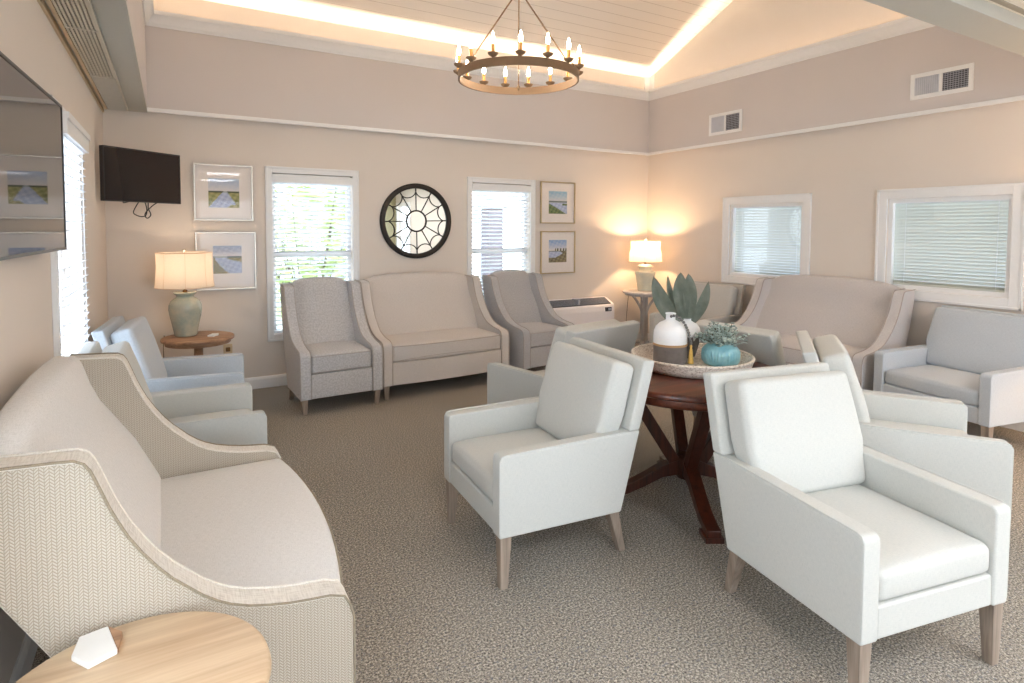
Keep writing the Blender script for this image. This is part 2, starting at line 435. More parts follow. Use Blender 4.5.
# low ceiling: tiles with dark reveals
bm = new(); box(bm, LX-TH, RX+TH, RY-TH, 1.235, 2.50, 2.62); struct('ceiling.002', bm, M['tile'])
bm = new()
for y in (1.20, .60, 0., -.6, -1.2, -1.8, -2.4, -3.0, -3.6): box(bm, LX, RX, y-.012, y+.012, 2.494, 2.501)
for k in range(10): box(bm, LX+.25+.6*k-.004, LX+.25+.6*k+.004, RY, 1.19, 2.497, 2.501)
struct('trim_1', bm, M['grilledark'])
bm = new(); box(bm, -.14, RX, 1.23, 1.41, 2.44, 3.15); struct('trim_2', bm, M['beam'])
# back and right soffits with thin bottom trim
bm = new(); box(bm, -.14, RX, 5.775, BY, 2.475, 3.075); box(bm, -.14, 5.406, 5.775, 5.787, 3.075, 3.15); struct('trim_3', bm, M['soffit'])
bm = new(); box(bm, 5.394, RX, 1.41, 5.775, 2.475, 3.075); box(bm, 5.394, 5.406, 1.41, 5.775, 3.075, 3.15); struct('trim_4', bm, M['soffit'])
bm = new(); box(bm, -.14, 5.394, 5.760, 5.79, 2.446, 2.48); box(bm, 5.379, 5.405, 1.41, 5.79, 2.446, 2.48); bevel(bm, .004, 2); struct('trim_5', bm, M['trim'])
# low beam box along the left wall
bm = new(); box(bm, LX, -.14, 1.23, BY, 2.452, 2.466); struct('trim_6', bm, M['beam'])
bm = new(); box(bm, LX, -.14, 1.41, 5.775, 2.466, 3.075); box(bm, -.152, -.14, 1.41, 5.787, 3.075, 3.15); struct('trim_12', bm, M['soffit'])
# crown along the soffit tops, a lip that hides the cove lights
def crown_prof():
    return [(0, 0), (.010, 0), (.016, .014), (.026, .024), (.036, .046), (.050, .068), (.060, .080), (.066, .084), (.066, .117), (.052, .117), (.050, .100), (.001, .006)]
bm = new(); prism(bm, [(5.775-a, 3.148+b) for a, b in crown_prof()], -.14, 5.394, 'x'); struct('trim_7', bm, M['trim'])
bm = new(); prism(bm, [(5.394-a, 3.148+b) for a, b in crown_prof()], 1.41, 5.775, 'y'); struct('trim_8', bm, M['trim'])
bm = new(); prism(bm, [(-.14+a, 3.148+b) for a, b in crown_prof()], 1.41, 5.775, 'y'); struct('trim_9', bm, M['trim'])
bm = new(); box(bm, LX, LX+.012, 1.41, BY, 2.425, 2.452); struct('trim_10', bm, M['tan'])
# white corner board in the upper corner
bm = new(); box(bm, RX-.09, RX, BY-.012, BY, 3.08, 3.49); box(bm, RX-.012, RX, BY-.09, BY, 3.08, 3.49); struct('trim_11', bm, M['trim'])

def base_prof(): return [(0, 0), (.016, 0), (.016, .085), (.011, .1), (.006, .108), (0, .108)]
bm = new(); prism(bm, [(BY-a, b) for a, b in base_prof()], LX, RX, 'x'); struct('baseboard_back', bm, M['trim'])
bm = new(); prism(bm, [(RX-a, b) for a, b in base_prof()], RY, BY, 'y'); struct('baseboard_right', bm, M['trim'])
bm = new(); prism(bm, [(LX+a, b) for a, b in base_prof()], RY, BY, 'y'); struct('baseboard_left', bm, M['trim'])

# ---- windows: casing, sash rails and pane in one frame (u along the wall, w out of the wall into the room)
def window(num, wallside, hole, casing=.068, sash=True, depth=.10, mull=False):
    u0, u1, z0, z1 = hole
    def bx(bm, a, b, w0, w1, c, d):
        if wallside == 'back': box(bm, a, b, BY-w1, BY-w0, c, d)
        elif wallside == 'right': box(bm, RX-w1, RX-w0, a, b, c, d)
        elif wallside == 'left': box(bm, LX+w0, LX+w1, a, b, c, d)
        else: box(bm, a, b, RY+w0, RY+w1, c, d)
    bm = new(); c = casing
    for (a, b, e, f) in ((u0-c, u0, z0-c, z1+c), (u1, u1+c, z0-c, z1+c), (u0, u1, z1, z1+c), (u0, u1, z0-c, z0)):
        bx(bm, a, b, 0, .018, e, f)
    for (a, b, e, f) in ((u0-c, u0-c+.02, z0-c, z1+c), (u1+c-.02, u1+c, z0-c, z1+c), (u0-c, u1+c, z1+c-.02, z1+c), (u0-c, u1+c, z0-c, z0-c+.02)):
        bx(bm, a, b, .016, .026, e, f)
    bevel(bm, .003, 2)
    root = struct('window_%d' % num, bm, M['trim'])
    bm = new(); s = .035; d0, d1 = -depth-.02, -depth+.02
    for (a, b, e, f) in ((u0, u0+s, z0, z1), (u1-s, u1, z0, z1), (u0+s, u1-s, z1-s, z1), (u0+s, u1-s, z0, z0+s)): bx(bm, a, b, d0, d1, e, f)
    if sash: bx(bm, u0, u1, d0-.01, d1+.01, (z0+z1)/2-.022-.01, (z0+z1)/2+.022-.01)
    if mull:
        bx(bm, (u0+u1)/2-.04, (u0+u1)/2+.04, d0, d1, z0, z1)
    struct('sash', bm, M['trim'], root)
    bm = new(); bx(bm, u0+s*.5, u1-s*.5, -depth-.003, -depth+.003, z0+s*.5, z1-s*.5); struct('pane', bm, M['glass'], root)
    return root
window(1, 'back', W1, casing=.06); window(2, 'back', W2, casing=.06)
window(3, 'left', W3); window(4, 'left', W3b)
window(5, 'right', W4, casing=.085, sash=False, depth=.035); window(6, 'right', W5, casing=.085, sash=False, depth=.035)
window(7, 'right', W6, mull=True); 
o = window(8, 'rear', PD, sash=False, mull=True); o.name = 'fill_door'

# ---- blinds
def blind(label, wallside, u0, u1, z0, z1, w, pitch, tilt, slat, mat, val=.0, valh=.06, group='window blinds'):
    """w = offset of the slat centre line from the wall plane into the room (negative = inside the reveal)"""
    def P(u, ww, z):
        return {'back': (u, BY-ww, z), 'right': (RX-ww, u, z), 'left': (LX+ww, u, z)}[wallside]
    root = thing('window_blind', label, 'blind', P((u0+u1)/2, w, z0), 0, group)
    inv = Matrix.Translation(-root.location)
    bm = new(); z = z1-valh-.01
    while z > z0+.03:
        c, s = math.cos(tilt)*slat/2, math.sin(tilt)*slat/2; t = .0014
        q = [P(u0, w-c, z-s-t), P(u1, w-c, z-s-t), P(u1, w+c, z+s-t), P(u0, w+c, z+s-t)]
        p = [P(u0, w-c, z-s+t), P(u1, w-c, z-s+t), P(u1, w+c, z+s+t), P(u0, w+c, z+s+t)]
        hexa(bm, q, p); z -= pitch
    bmesh.ops.transform(bm, matrix=inv, verts=bm.verts); obj('slats', bm, mat, root, smooth=False)
    bm = new(); hexa(bm, [P(u0, w-.02, z0), P(u1, w-.02, z0), P(u1, w+.02, z0), P(u0, w+.02, z0)], [P(u0, w-.02, z0+.02), P(u1, w-.02, z0+.02), P(u1, w+.02, z0+.02), P(u0, w+.02, z0+.02)])
    bmesh.ops.transform(bm, matrix=inv, verts=bm.verts); obj('bottom_rail', bm, mat, root, smooth=False)
    bm = new(); v = .03+val; a, b = u0-(.012 if val else 0), u1+(.012 if val else 0)
    def slab(w0, w1, c, d): hexa(bm, [P(a, w0, c), P(b, w0, c), P(b, w1, c), P(a, w1, c)], [P(a, w0, d), P(b, w0, d), P(b, w1, d), P(a, w1, d)])
    slab(w-.03, w+v, z1-valh, z1-valh*.3)
    slab(w-.03, w+v+.008, z1-valh*.3, z1)
    bmesh.ops.transform(bm, matrix=inv, verts=bm.verts); obj('valance', bm, M['trim'], root, smooth=False)
    for f in (.12, .88):
        u = u0+(u1-u0)*f; bm = new(); tube(bm, [P(u, w+slat*.4, z1-valh), P(u, w+slat*.4, z0+.01)], .0016, 6)
        bmesh.ops.transform(bm, matrix=inv, verts=bm.verts); obj('ladder_cord', bm, M['blind'], root)
    return root
blind('open white slat blind behind the grey wing chair beside the framed pictures', 'back', W1[0]+.01, W1[1]-.01, .5, 1.985, -.035, .043, math.radians(20), .048, M['blind'], val=.03, valh=.07)
blind('open white slat blind in the narrower-looking back window right of the round mirror', 'back', W2[0]+.01, W2[1]-.01, .5, 1.985, -.035, .043, math.radians(20), .048, M['blind'], val=.03, valh=.07)
blind('white slat blind with a deep moulded valance on the left wall, beyond the big television', 'left', 3.33, 4.14, .47, 2.015, .022, .043, math.radians(10), .05, M['blind'], val=.012, valh=.10)
blind('closed grey-green mini blind in the small right wall window near the corner lamp', 'right', W4[0]+.01, W4[1]-.01, W4[2]+.01, W4[3]-.005, -.085, .028, math.radians(48), .030, M['miniblind'], valh=.035)
blind('closed grey-green mini blind in the large right wall window above the corner chair', 'right', W5[0]+.01, W5[1]-.01, W5[2]+.03, W5[3]-.005, -.085, .028, math.radians(55), .030, M['miniblind'], valh=.035)

# ------------------------------------------------------------------ upholstered lounge chairs (front at local y=0, facing -y)
def lounge_chair(label, loc, rz, W=.67, fab='lounge', group='low lounge armchairs'):
    root = thing('lounge_armchair', label, 'armchair', loc, rz, group); F = M[fab]; t = .072
    prof = round_poly([(0, .222, .012), (0, .566, .028), (.655, .574, 0), (.713, .574, 0), (.612, .210, .012)])
    for s in (-1, 1):
        bm = new(); x = s*W/2; prism(bm, prof, min(x, x-s*t), max(x, x-s*t), 'x'); bevel(bm, .012, 3)
        arm = obj('arm', bm, F, root, wn=True)
        bm = new()
        path = [(x-s*.004, .0025, .24), (x-s*.004, .0025, .545), (x-s*.004, .012, .562), (x-s*.004, .03, .568), (x-s*.004, .64, .576)]
        tube(bm, path, .0032, 6); obj('seam', bm, F, arm)
        bm = new(); taper(bm, (s*(W/2-.031), .033, .226), .052, (s*(W/2-.028), .028, 0), .034)
        bevel(bm, .003, 2); obj('leg', bm, M['legwood'], root, wn=True)
        bm = new(); taper(bm, (s*(W/2-.034), .575, .226), .052, (s*(W/2-.056), .652, 0), .034)
        bevel(bm, .003, 2); obj('leg', bm, M['legwood'], root, wn=True)
    hw = W/2
    bm = new()
    hexa(bm, [(-hw, .650, .574), (hw, .650, .574), (hw, .713, .574), (-hw, .713, .574)], [(-hw+.012, .744, .893), (hw-.012, .744, .893), (hw-.012, .808, .884), (-hw+.012, .808, .884)])
    bevel(bm, .012, 3)
    iw = hw-t+.002
    bm2 = new(); hexa(bm2, [(-iw, .545, .218), (iw, .545, .218), (iw, .612, .218), (-iw, .612, .218)], [(-iw, .652, .58), (iw, .652, .58), (iw, .712, .58), (-iw, .712, .58)])
    me = bpy.data.meshes.new('tmp'); bm2.to_mesh(me); bm2.free(); bm.from_mesh(me); bpy.data.meshes.remove(me)
    obj('back', bm, F, root, wn=True)
    bm = new(); box(bm, -iw, iw, .006, .575, .222, .332); bevel(bm, .010, 3); obj('seat_base', bm, F, root, wn=True)
    bm = new(); cushion(bm, (2*iw-.006, .565, .105), .028, (.018, .0), Matrix.Translation((0, .289, .385)), wob=.004); obj('seat_cushion', bm, F, root, ang=60)
    # back cushion, raked like the back
    a = math.atan(.30); cw = 2*iw+.006
    m = Matrix.Translation((0, .602, .655)) @ Matrix.Rotation(-a, 4, 'X') @ Matrix.Rotation(PI/2, 4, 'X')
    bm = new(); cushion(bm, (cw, .465, .122), .028, (.018, .0), m, wob=.004)
    for v in bm.verts: v.co.x *= 1+.115*max(0, min(1, (v.co.z-.50)/.12))-.05*max(0, min(1, (v.co.z-.62)/.26))
    obj('back_cushion', bm, F, root, ang=60)
    return root

chairA = lounge_chair('pale sage armchair in the middle of the carpet, facing the cream loveseat', (1.165, 2.39, 0), -93.9)
dup(chairA, (2.131, .903, 0), -11.0, 'largest pale sage armchair in the right foreground, seen from its front left corner')
dup(chairA, (3.405, 1.275, 0), 36.5, 'pale sage armchair directly behind the largest foreground armchair, seen from its arm side').scale = (1.05, 1.03, 1.02)
dup(chairA, (2.215, 3.643, 0), -169.5, 'pale blue-grey armchair with its back to the table, half hidden behind the middle armchair')
dup(chairA, (3.745, 2.585, 0), 97.0, 'armchair beyond the round table, only its back showing right of the teal pot')
dup(chairA, (.425, 4.397, 0), 84.5, 'pale blue armchair at the left wall beside the round table with the lit lamp', swap={'pale_sage_linen': M['loungeblue']})
dup(chairA, (.405, 3.476, 0), 90.0, 'pale sage armchair at the left wall between the cream loveseat and another armchair')
dup(chairA, (4.582, 4.475, 0), -83.9, 'armchair in the far right corner below the small window, behind the tall leaves', swap={'pale_sage_linen': M['loungegrey']})
lounge_chair('wide blue-grey armchair against the right wall under the large window', (4.611, 2.084, 0), -98.2, W=.80, fab='loungeblue')

# ------------------------------------------------------------------ wing chairs and loveseats
WING = [(0, .124), (0, .43), (.006, .468), (.022, .496), (.06, .510), (.115, .516), (.165, .523), (.215, .534), (.26, .547), (.30, .564), (.33, .582), (.362, .607), (.39, .634), (.422, .665), (.452, .701), (.482, .744), (.51, .791), (.53, .834), (.545, .870), (.558, .907), (.568, .935), (.577, .958), (.588, .975), (.606, .985), (.64, .988), (.76, .994)]
WREAR = [(.765, .975), (.745, .85), (.715, .72), (.672, .58), (.61, .40), (.55, .25), (.505, .124)]
def wing_seat(name, cat, label, loc, rz, W, body, seatm, welt, group, crest=.055, bow=.0, t=.085, cap=None, sag=0.0, rear=None):
    root = thing(name, label, cat, loc, rz, group); hw = W/2; iw = hw-t
    prof = WING+(rear or WREAR); ro = .0 if not rear else .03
    for s in (-1, 1):
        x = s*hw; bm = new(); prism(bm, prof, min(x, x-s*t), max(x, x-s*t), 'x'); bevel(bm, .009, 3, 55)
        if cap:
            bm.normal_update()
            for f in bm.faces:
                if abs(f.normal.x) < .75: f.material_index = 1
        sd = obj('wing_side', bm, [body, cap] if cap else body, root, wn=True, ang=45)
        for xx in ((x-s*.002, x-s*(t-.002)) if cap is None else (x-s*.001, x-s*(t-.001))):
            bm = new(); tube(bm, [(xx, p[0]-.001+(.004 if i > 1 else 0), p[1]+.001) for i, p in enumerate(WING)], .0042 if cap is None else .0034, 6); obj('piping', bm, welt if (cap is None or abs(xx) > hw-.02) else cap, sd)
    n = 14
    # raked back: front face / rear face profiles, crested top
    def strip(x):
        u2 = (x/iw)**2; k = 1-u2; c = crest*(.45*k+.55*(1-u2**5)); b = .012*k
        F = [(.452-b, .42), (.474-b, .49), (.550-b, .649), (.612-b, .745), (.664-b, .824), (.694-b, .895+c*.4)]
        T = [(.712-b*.5, .957+c), (.728, .982+c), (.748+ro, .988+c), (.766+ro, .975+c)]
        R = [(.752+ro, .86+c*.3), (.705+ro*.5, .70), (.655, .56), (.58, .35)]
        return F+T+R
    bm = new(); rows = []
    for i in range(n+1):
        x = -iw+2*iw*i/n; rows.append([bm.verts.new((x*1.001, p[0], p[1])) for p in strip(x)])
    for i in range(n):
        A, B = rows[i], rows[i+1]; m_ = len(A)
        for j in range(m_): bm.faces.new((A[j], B[j], B[(j+1) % m_], A[(j+1) % m_]))
    bm.faces.new(rows[0]); bm.faces.new(rows[-1][::-1])
    obj('backrest', bm, seatm, root, ang=60)
    # base with bowed front
    bm = new(); pts = []
    for i in range(n+1):
        x = -iw+2*iw*i/n; pts.append((x, .008-bow*(1-(x/iw)**2)))
    poly = pts+[(iw, .545), (-iw, .545)]
    prism(bm, poly, .126, .325, 'z'); bevel(bm, .008, 2, 60); obj('seat_base', bm, body, root, wn=True)
    # seat cushion with piping
    cz = .40; cs = (2*iw-.008, .525, .146)
    bm = new(); cushion(bm, cs, .022, (.026, .0), Matrix.Translation((0, .268, cz)), bulge_front=bow, n=10, wob=.003)
    cu = obj('seat_cushion', bm, seatm, root, ang=60)
    for zz in (cz+.064, cz-.064):
        loop = []
        hx, hy = cs[0]/2-.004, cs[1]/2-.004
        for i in range(n+1):
            x = -hx+2*hx*i/n; u = x/hx; loop.append((x*.985, .268-hy-bow*(1-u*u)-.001, zz+(sag*(1-u*u) if zz < cz else 0)))
        bm = new(); tube(bm, [(-hx-.001, .268+hy*.5, zz)]+[(-hx-.001, .268-hy+.03, zz)]+loop+[(hx+.001, .268-hy+.03, zz)]+[(hx+.001, .268+hy*.5, zz)], .0045, 6); obj('piping', bm, welt, cu)
    for s in (-1, 1):
        bm = new(); taper(bm, (s*(hw-.036), .04, .128), .05, (s*(hw-.042), .046, 0), .034); bevel(bm, .003, 2); obj('leg', bm, M['legwood'], root, wn=True)
        bm = new(); taper(bm, (s*(hw-.040), .47, .128), .05, (s*(hw-.042), .55, 0), .034); bevel(bm, .003, 2); obj('leg', bm, M['legwood'], root, wn=True)
    return root
GW = 'wing chairs along the back wall'
wl = wing_seat('wing_chair', 'armchair', 'grey flecked high-back wing chair in front of the left back window', (1.203, 4.808, 0), 2.0, .672, M['greywing'], M['greywing'], M['greywelt'], GW)
dup(wl, (3.281, 4.866, 0), 4.8, 'darker grey high-back wing chair beside the white wall heater unit', GW, swap={'grey_flecked_weave': M['greywing2']})
wing_seat('loveseat', 'sofa', 'taupe high-back loveseat under the round mirror between two wing chairs', (2.201, 4.903, 0), 2.4, 1.274, M['taupe'], M['taupe'], M['taupewelt'], 'high-back loveseats', crest=.06, bow=.03, sag=.025)
wing_seat('loveseat', 'sofa', 'rosy taupe high-back loveseat against the right wall between the two windows', (4.67, 3.28, 0), -90, 1.42, M['pinktaupe'], M['pinktaupe'], M['pinkwelt'], 'high-back loveseats', crest=.07, bow=.03)
wing_seat('loveseat', 'sofa', 'cream herringbone loveseat in the left foreground under the big wall television', (.417, 2.209, 0), 90, 1.274, M['herring'], M['cream'], M['creamwelt'], 'high-back loveseats', crest=.065, bow=.055, cap=M['creamband'], rear=[(.80, .98), (.79, .86), (.742, .70), (.664, .563), (.60, .45), (.545, .30), (.505, .124)])

# ------------------------------------------------------------------ round pedestal table
TC = (2.46, 2.29); tt = thing('round_pedestal_table', 'round dark cherry pedestal table ringed by pale armchairs', 'table', (TC[0], TC[1], 0), 0)
bm = new(); lathe(bm, [(0, .682), (.505, .682), (.515, .686), (.526, .692), (.528, .702), (.524, .713), (.516, .72), (0, .72)], 72); obj('table_top', bm, M['cherry'], tt, ang=50)
bm = new(); lathe(bm, [(.46, .683), (.495, .683), (.498, .66), (.492, .645), (.48, .638), (.46, .638), (.46, .683)], 72); obj('apron', bm, M['cherry'], tt, ang=50)
a0 = math.atan2(.375, .22)
for k in range(4):
    a = a0+k*PI/2; R_ = Matrix.Rotation(a, 4, 'Z')
    bm = new()   # arched foot, profile in local xz
    prof = [(.0, .13), (.06, .145), (.14, .13), (.24, .078), (.33, .036), (.385, .03), (.385, .022), (.47, .022), (.47, .058), (.40, .066), (.33, .085), (.24, .135), (.14, .195), (.06, .225), (.0, .235)]
    prism(bm, prof, -.034, .034, 'y'); bevel(bm, .005, 2, 45)
    box(bm, .375, .478, -.045, .045, 0, .024)
    bmesh.ops.transform(bm, matrix=R_, verts=bm.verts); obj('foot', bm, M['cherryv'], tt, wn=True)
    bm = new(); hexa(bm, [(.0, -.03, .16), (.075, -.03, .16), (.075, .03, .16), (.0, .03, .16)], [(.33, -.03, .684), (.405, -.03, .684), (.405, .03, .684), (.33, .03, .684)]); bevel(bm, .005, 2, 45)
    bmesh.ops.transform(bm, matrix=R_, verts=bm.verts); obj('leg', bm, M['cherryv'], tt, wn=True)
bm = new(); lathe(bm, [(0, .125), (.055, .125), (.062, .14), (.062, .235), (.05, .25), (0, .25)], 24); obj('hub', bm, M['cherryv'], tt)

# tray and what stands in it
TZ = .72
tr = thing('wicker_tray', 'round whitewashed wicker tray on the dark cherry table', 'tray', (2.545, 2.35, TZ), 0)
bm = new(); lathe(bm, [(0, 0), (.285, 0), (.305, .008), (.322, .03), (.331, .056), (.334, .066), (.328, .072), (.320, .066), (.308, .036), (.29, .016), (0, .014)], 72); obj('basket', bm, M['wicker'], tr, ang=60)
bm = new(); tube(bm, [(.328*math.cos(2*PI*k/64), .328*math.sin(2*PI*k/64), .068) for k in range(64)], .0085, 8, True); obj('rim', bm, M['wicker'], tr)
JZ = TZ+.0145
jg = thing('ceramic_jug', 'white-topped charcoal jug with a narrow neck and tan band in the wicker tray', 'vase', (2.471, 2.441, JZ), 0)
bm = new(); lathe(bm, [(0, 0), (.088, 0), (.094, .006), (.0945, .10)], 48); obj('lower_body', bm, M['juggrey'], jg)
bm = new(); lathe(bm, [(.0945, .1), (.0958, .101), (.0958, .112), (.0945, .113)], 48); obj('band', bm, M['jugband'], jg)
bm = new(); lathe(bm, [(.0945, .113), (.0955, .15), (.093, .18), (.082, .207), (.06, .229), (.036, .240), (.027, .246), (.026, .262), (.027, .276), (.031, .282), (.028, .285), (.021, .282), (.020, .255), (0, .25)], 48); obj('upper_body', bm, M['jugwhite'], jg, ang=60)
v2 = thing('drip_glaze_vase', 'dark vase with white drip-glazed shoulder behind the white-topped jug, holding tall leaves', 'vase', (2.668, 2.508, JZ), 0)
bm = new(); lathe(bm, [(0, 0), (.05, 0), (.055, .006), (.068, .05), (.08, .10), (.084, .13)], 40); obj('lower_body', bm, M['juggrey'], v2)
bm = new(); lathe(bm, [(.084, .13), (.0845, .15), (.079, .176), (.062, .200), (.038, .213), (.028, .219), (.029, .228), (.031, .231), (.026, .229), (.022, .22), (0, .21)], 40)
obj('upper_body', bm, M['jugwhite'], v2)
for k in range(9):
    a = 2*PI*k/9+.3; L_ = .03+.025*random.random(); bm = new()
    tube(bm, [(.085*math.cos(a), .085*math.sin(a), .14), (.084*math.cos(a), .084*math.sin(a), .14-L_*.5), (.081*math.cos(a), .081*math.sin(a), .14-L_)], .008, 8, radii=[.009, .0085, .004]); obj('glaze_drip', bm, M['jugwhite'], v2)
pt = thing('ribbed_pot', 'squat teal ribbed pot at the right of the wicker tray', 'pot', (2.686, 2.264, JZ), 0)
bm = new(); lathe(bm, [(0, 0), (.080, 0), (.091, .006), (.099, .025), (.101, .055), (.099, .08), (.092, .098), (.076, .111), (.058, .118), (.05, .122), (.046, .12), (.046, .1), (0, .095)], 144, flute=.05, fl=(.008, .085), nfl=36); obj('body', bm, M['teal'], pt, ang=60)

# big leaves in the drip vase
lv = thing('leaf_spray', 'tall sage-green broad leaves standing in the drip-glazed vase', 'plant', (2.645, 2.493, JZ+.1), 0)
def leaf(base, mid, tip, width, face, fold=.25, twist=0, peak=.45):
    base, mid, tip = Vector(base), Vector(mid), Vector(tip); bm = new(); N, Wd = 16, 6; face = Vector(face).normalized(); rows = []
    for i in range(N+1):
        t = i/N; c = base*(1-t)**2+mid*2*t*(1-t)+tip*t*t; d = ((mid-base)*(1-t)+(tip-mid)*t).normalized()
        f = Matrix.Rotation(twist*t, 3, d) @ face; side = d.cross(f).normalized(); nn = side.cross(d).normalized()
        w = width*(math.sin(PI*min(1, t**(math.log(.5)/math.log(peak))))**.75)+.003*(1-t)
        row = []
        for j in range(Wd+1):
            u = -1+2*j/Wd; row.append(bm.verts.new(c+side*(w*u)+nn*(fold*w*abs(u)+.004*math.sin(t*9+u*3))))
        rows.append(row)
    for i in range(N):
        for j in range(Wd): bm.faces.new((rows[i][j], rows[i][j+1], rows[i+1][j+1], rows[i+1][j]))
    bmesh.ops.solidify(bm, geom=bm.faces[:], thickness=.0018)
    bmesh.ops.transform(bm, matrix=Matrix.Translation(-lv.location), verts=bm.verts)
    obj('leaf', bm, M['leaf'], lv, ang=60)
bs = (2.664, 2.504, .90); tocam = (-.6, -.75, .3)
leaf(bs, (2.52, 2.57, 1.0), (2.475, 2.588, 1.218), .047, tocam, peak=.55)
leaf(bs, (2.575, 2.56, 1.06), (2.548, 2.545, 1.225), .017, tocam, peak=.6)
leaf(bs, (2.60, 2.50, 1.08), (2.612, 2.506, 1.243), .046, tocam, peak=.6)
leaf(bs, (2.67, 2.47, 1.08), (2.650, 2.482, 1.236), .040, (-.5, -.8, .2), peak=.6)
leaf(bs, (2.735, 2.43, 1.02), (2.755, 2.422, 1.19), .030, (-.7, -.5, .4), twist=.5, peak=.55)
bm = new()
for (x, y) in ((2.62, 2.525), (2.64, 2.51), (2.665, 2.50)): tube(bm, [(.021, .012, -.02), (x-2.645, y-2.493, .09)], .004, 6)
obj('stem', bm, M['stem'], lv)
# bead garland with tassel on the jug
gl = thing('bead_garland', 'grey bead garland with a mustard tassel hanging from the jug neck', 'garland', (2.471, 2.441, 1.0), 0)
gp = [Vector(p) for p in ((2.446, 2.413, 1.003), (2.463, 2.402, 1.008), (2.482, 2.385, .996), (2.503, 2.366, .965), (2.521, 2.354, .918), (2.530, 2.347, .867), (2.535, 2.344, .848))]
acc = []
for i in range(len(gp)-1):
    for k in range(10): acc.append(gp[i].lerp(gp[i+1], k/10)+Vector((-.004, -.006, .002)))
acc.append(gp[-1]+Vector((-.004, -.006, .002))); last = None
bm = new(); tube(bm, [p-gl.location for p in acc], .0016, 6); obj('cord', bm, M['stem'], gl)
bead_me = None
for p in acc:
    if last is None or (p-last).length > .0142:
        if bead_me is None:
            bm = new(); ball(bm, (0, 0, 0), .0085, u=12, v=8); b_ = obj('bead', bm, M['bead'], gl); b_.location = p-gl.location; bead_me = b_
        else:
            c = bead_me.copy(); COL.link(c); c.parent = gl; c.location = p-gl.location
        last = p
bm = new(); lathe(bm, [(0, .0), (.006, -.002), (.008, -.012), (.0055, -.02), (.009, -.03), (.015, -.09), (.017, -.107), (0, -.107)], 16, c=(2.535-2.471, 2.344-2.441, .846-1.0)); obj('tassel', bm, M['tassel'], gl)
# faux succulent in the teal pot
sc = thing('faux_succulent', 'dusty green many-leaved plant growing from the teal ribbed pot', 'plant', (2.686, 2.264, JZ+.11), 0)
bmL, bmS = new(), new(); rs = random.Random(3)
for k in range(90):
    a = rs.random()*2*PI; el = .35+rs.random()*1.2; ln = .085+rs.random()*.06
    d = Vector((math.cos(a)*math.cos(el), math.sin(a)*math.cos(el), math.sin(el)*.95))
    b = Vector((math.cos(a)*.03*rs.random(), math.sin(a)*.03*rs.random(), -.012)); e = b+d*ln*1.05
    tube(bmS, [b, (b+e)/2+Vector((0, 0, .008)), e], .0014, 5)
    for j in range(8):
        t = .3+.7*j/7; p = b.lerp(e, t)+Vector((rs.uniform(-1, 1), rs.uniform(-1, 1), rs.uniform(-1, 1)))*.008
        q = Matrix.Translation(p) @ Matrix.Rotation(rs.random()*6, 4, 'Z') @ Matrix.Rotation(rs.uniform(-1, 1), 4, 'X') @ Matrix.Diagonal((1, .6, .28, 1))
        bmesh.ops.create_icosphere(bmL, subdivisions=1, radius=.0105+rs.random()*.004, matrix=q)
obj('foliage', bmL, M['succulent'], sc); obj('stems', bmS, M['stem'], sc)

# ------------------------------------------------------------------ side tables, lamps, coasters
def side_table(label, loc, r, h, top, post, style):
    root = thing('side_table', label, 'side table', loc, 0, 'small round side tables')
    bm = new(); lathe(bm, [(0, h-.028), (r-.012, h-.028), (r-.003, h-.024), (r, h-.014), (r-.003, h-.004), (r-.01, h), (0, h)], 64); obj('table_top', bm, top, root, ang=50)
    bm = new(); lathe(bm, [(r-.045, h-.055), (r-.03, h-.055), (r-.028, h-.027), (r-.045, h-.027), (r-.045, h-.055)], 64); obj('apron', bm, post if style == 'brackets' else top, root)
    bm = new()
    if style == 'brackets': box(bm, -.034, .034, -.034, .034, .05, h-.028); bevel(bm, .006, 2)
    else: lathe(bm, [(0, .05), (.034, .05), (.034, .1), (.026, .14), (.024, .3), (.03, .42), (.034, .46), (.03, h-.05), (.06, h-.03), (0, h-.03)], 32)
    obj('post', bm, post, root, wn=True)
    for k in range(3 if style != 'brackets' else 4):
        a = 2*PI*k/(3 if style != 'brackets' else 4)+.5; bm = new()
        tube(bm, [(.02, 0, .085), (.1, 0, .07), (.19, 0, .03), (.235, 0, .018)], .02, 8, radii=[.022, .021, .019, .018])
        bmesh.ops.transform(bm, matrix=Matrix.Rotation(a, 4, 'Z'), verts=bm.verts); obj('foot', bm, post, root)
        if style == 'brackets':
            bm = new(); pts = [(.03+.15*(t/8)**1.6, 0, h-.28+.25*(t/8)) for t in range(9)]
            tube(bm, pts, .016, 8); bmesh.ops.transform(bm, matrix=Matrix.Rotation(a+.1, 4, 'Z'), verts=bm.verts); obj('bracket', bm, post, root)
    return root
side_table('round brown wood side table under the lamp in the left back corner', (.185, 5.38, 0), .268, .61, M['brownwood'], M['brownwood'], 'post')
side_table('round pale oak side table in the left foreground beside the cream loveseat', (-.084, 1.314, 0), .253, .60, M['oak'], M['brownwood'], 'post')
side_table('round whitewashed side table with curved brackets in the far right corner', (5.11, 5.50, 0), .27, .725, M['white_wash'], M['greypost'], 'brackets')

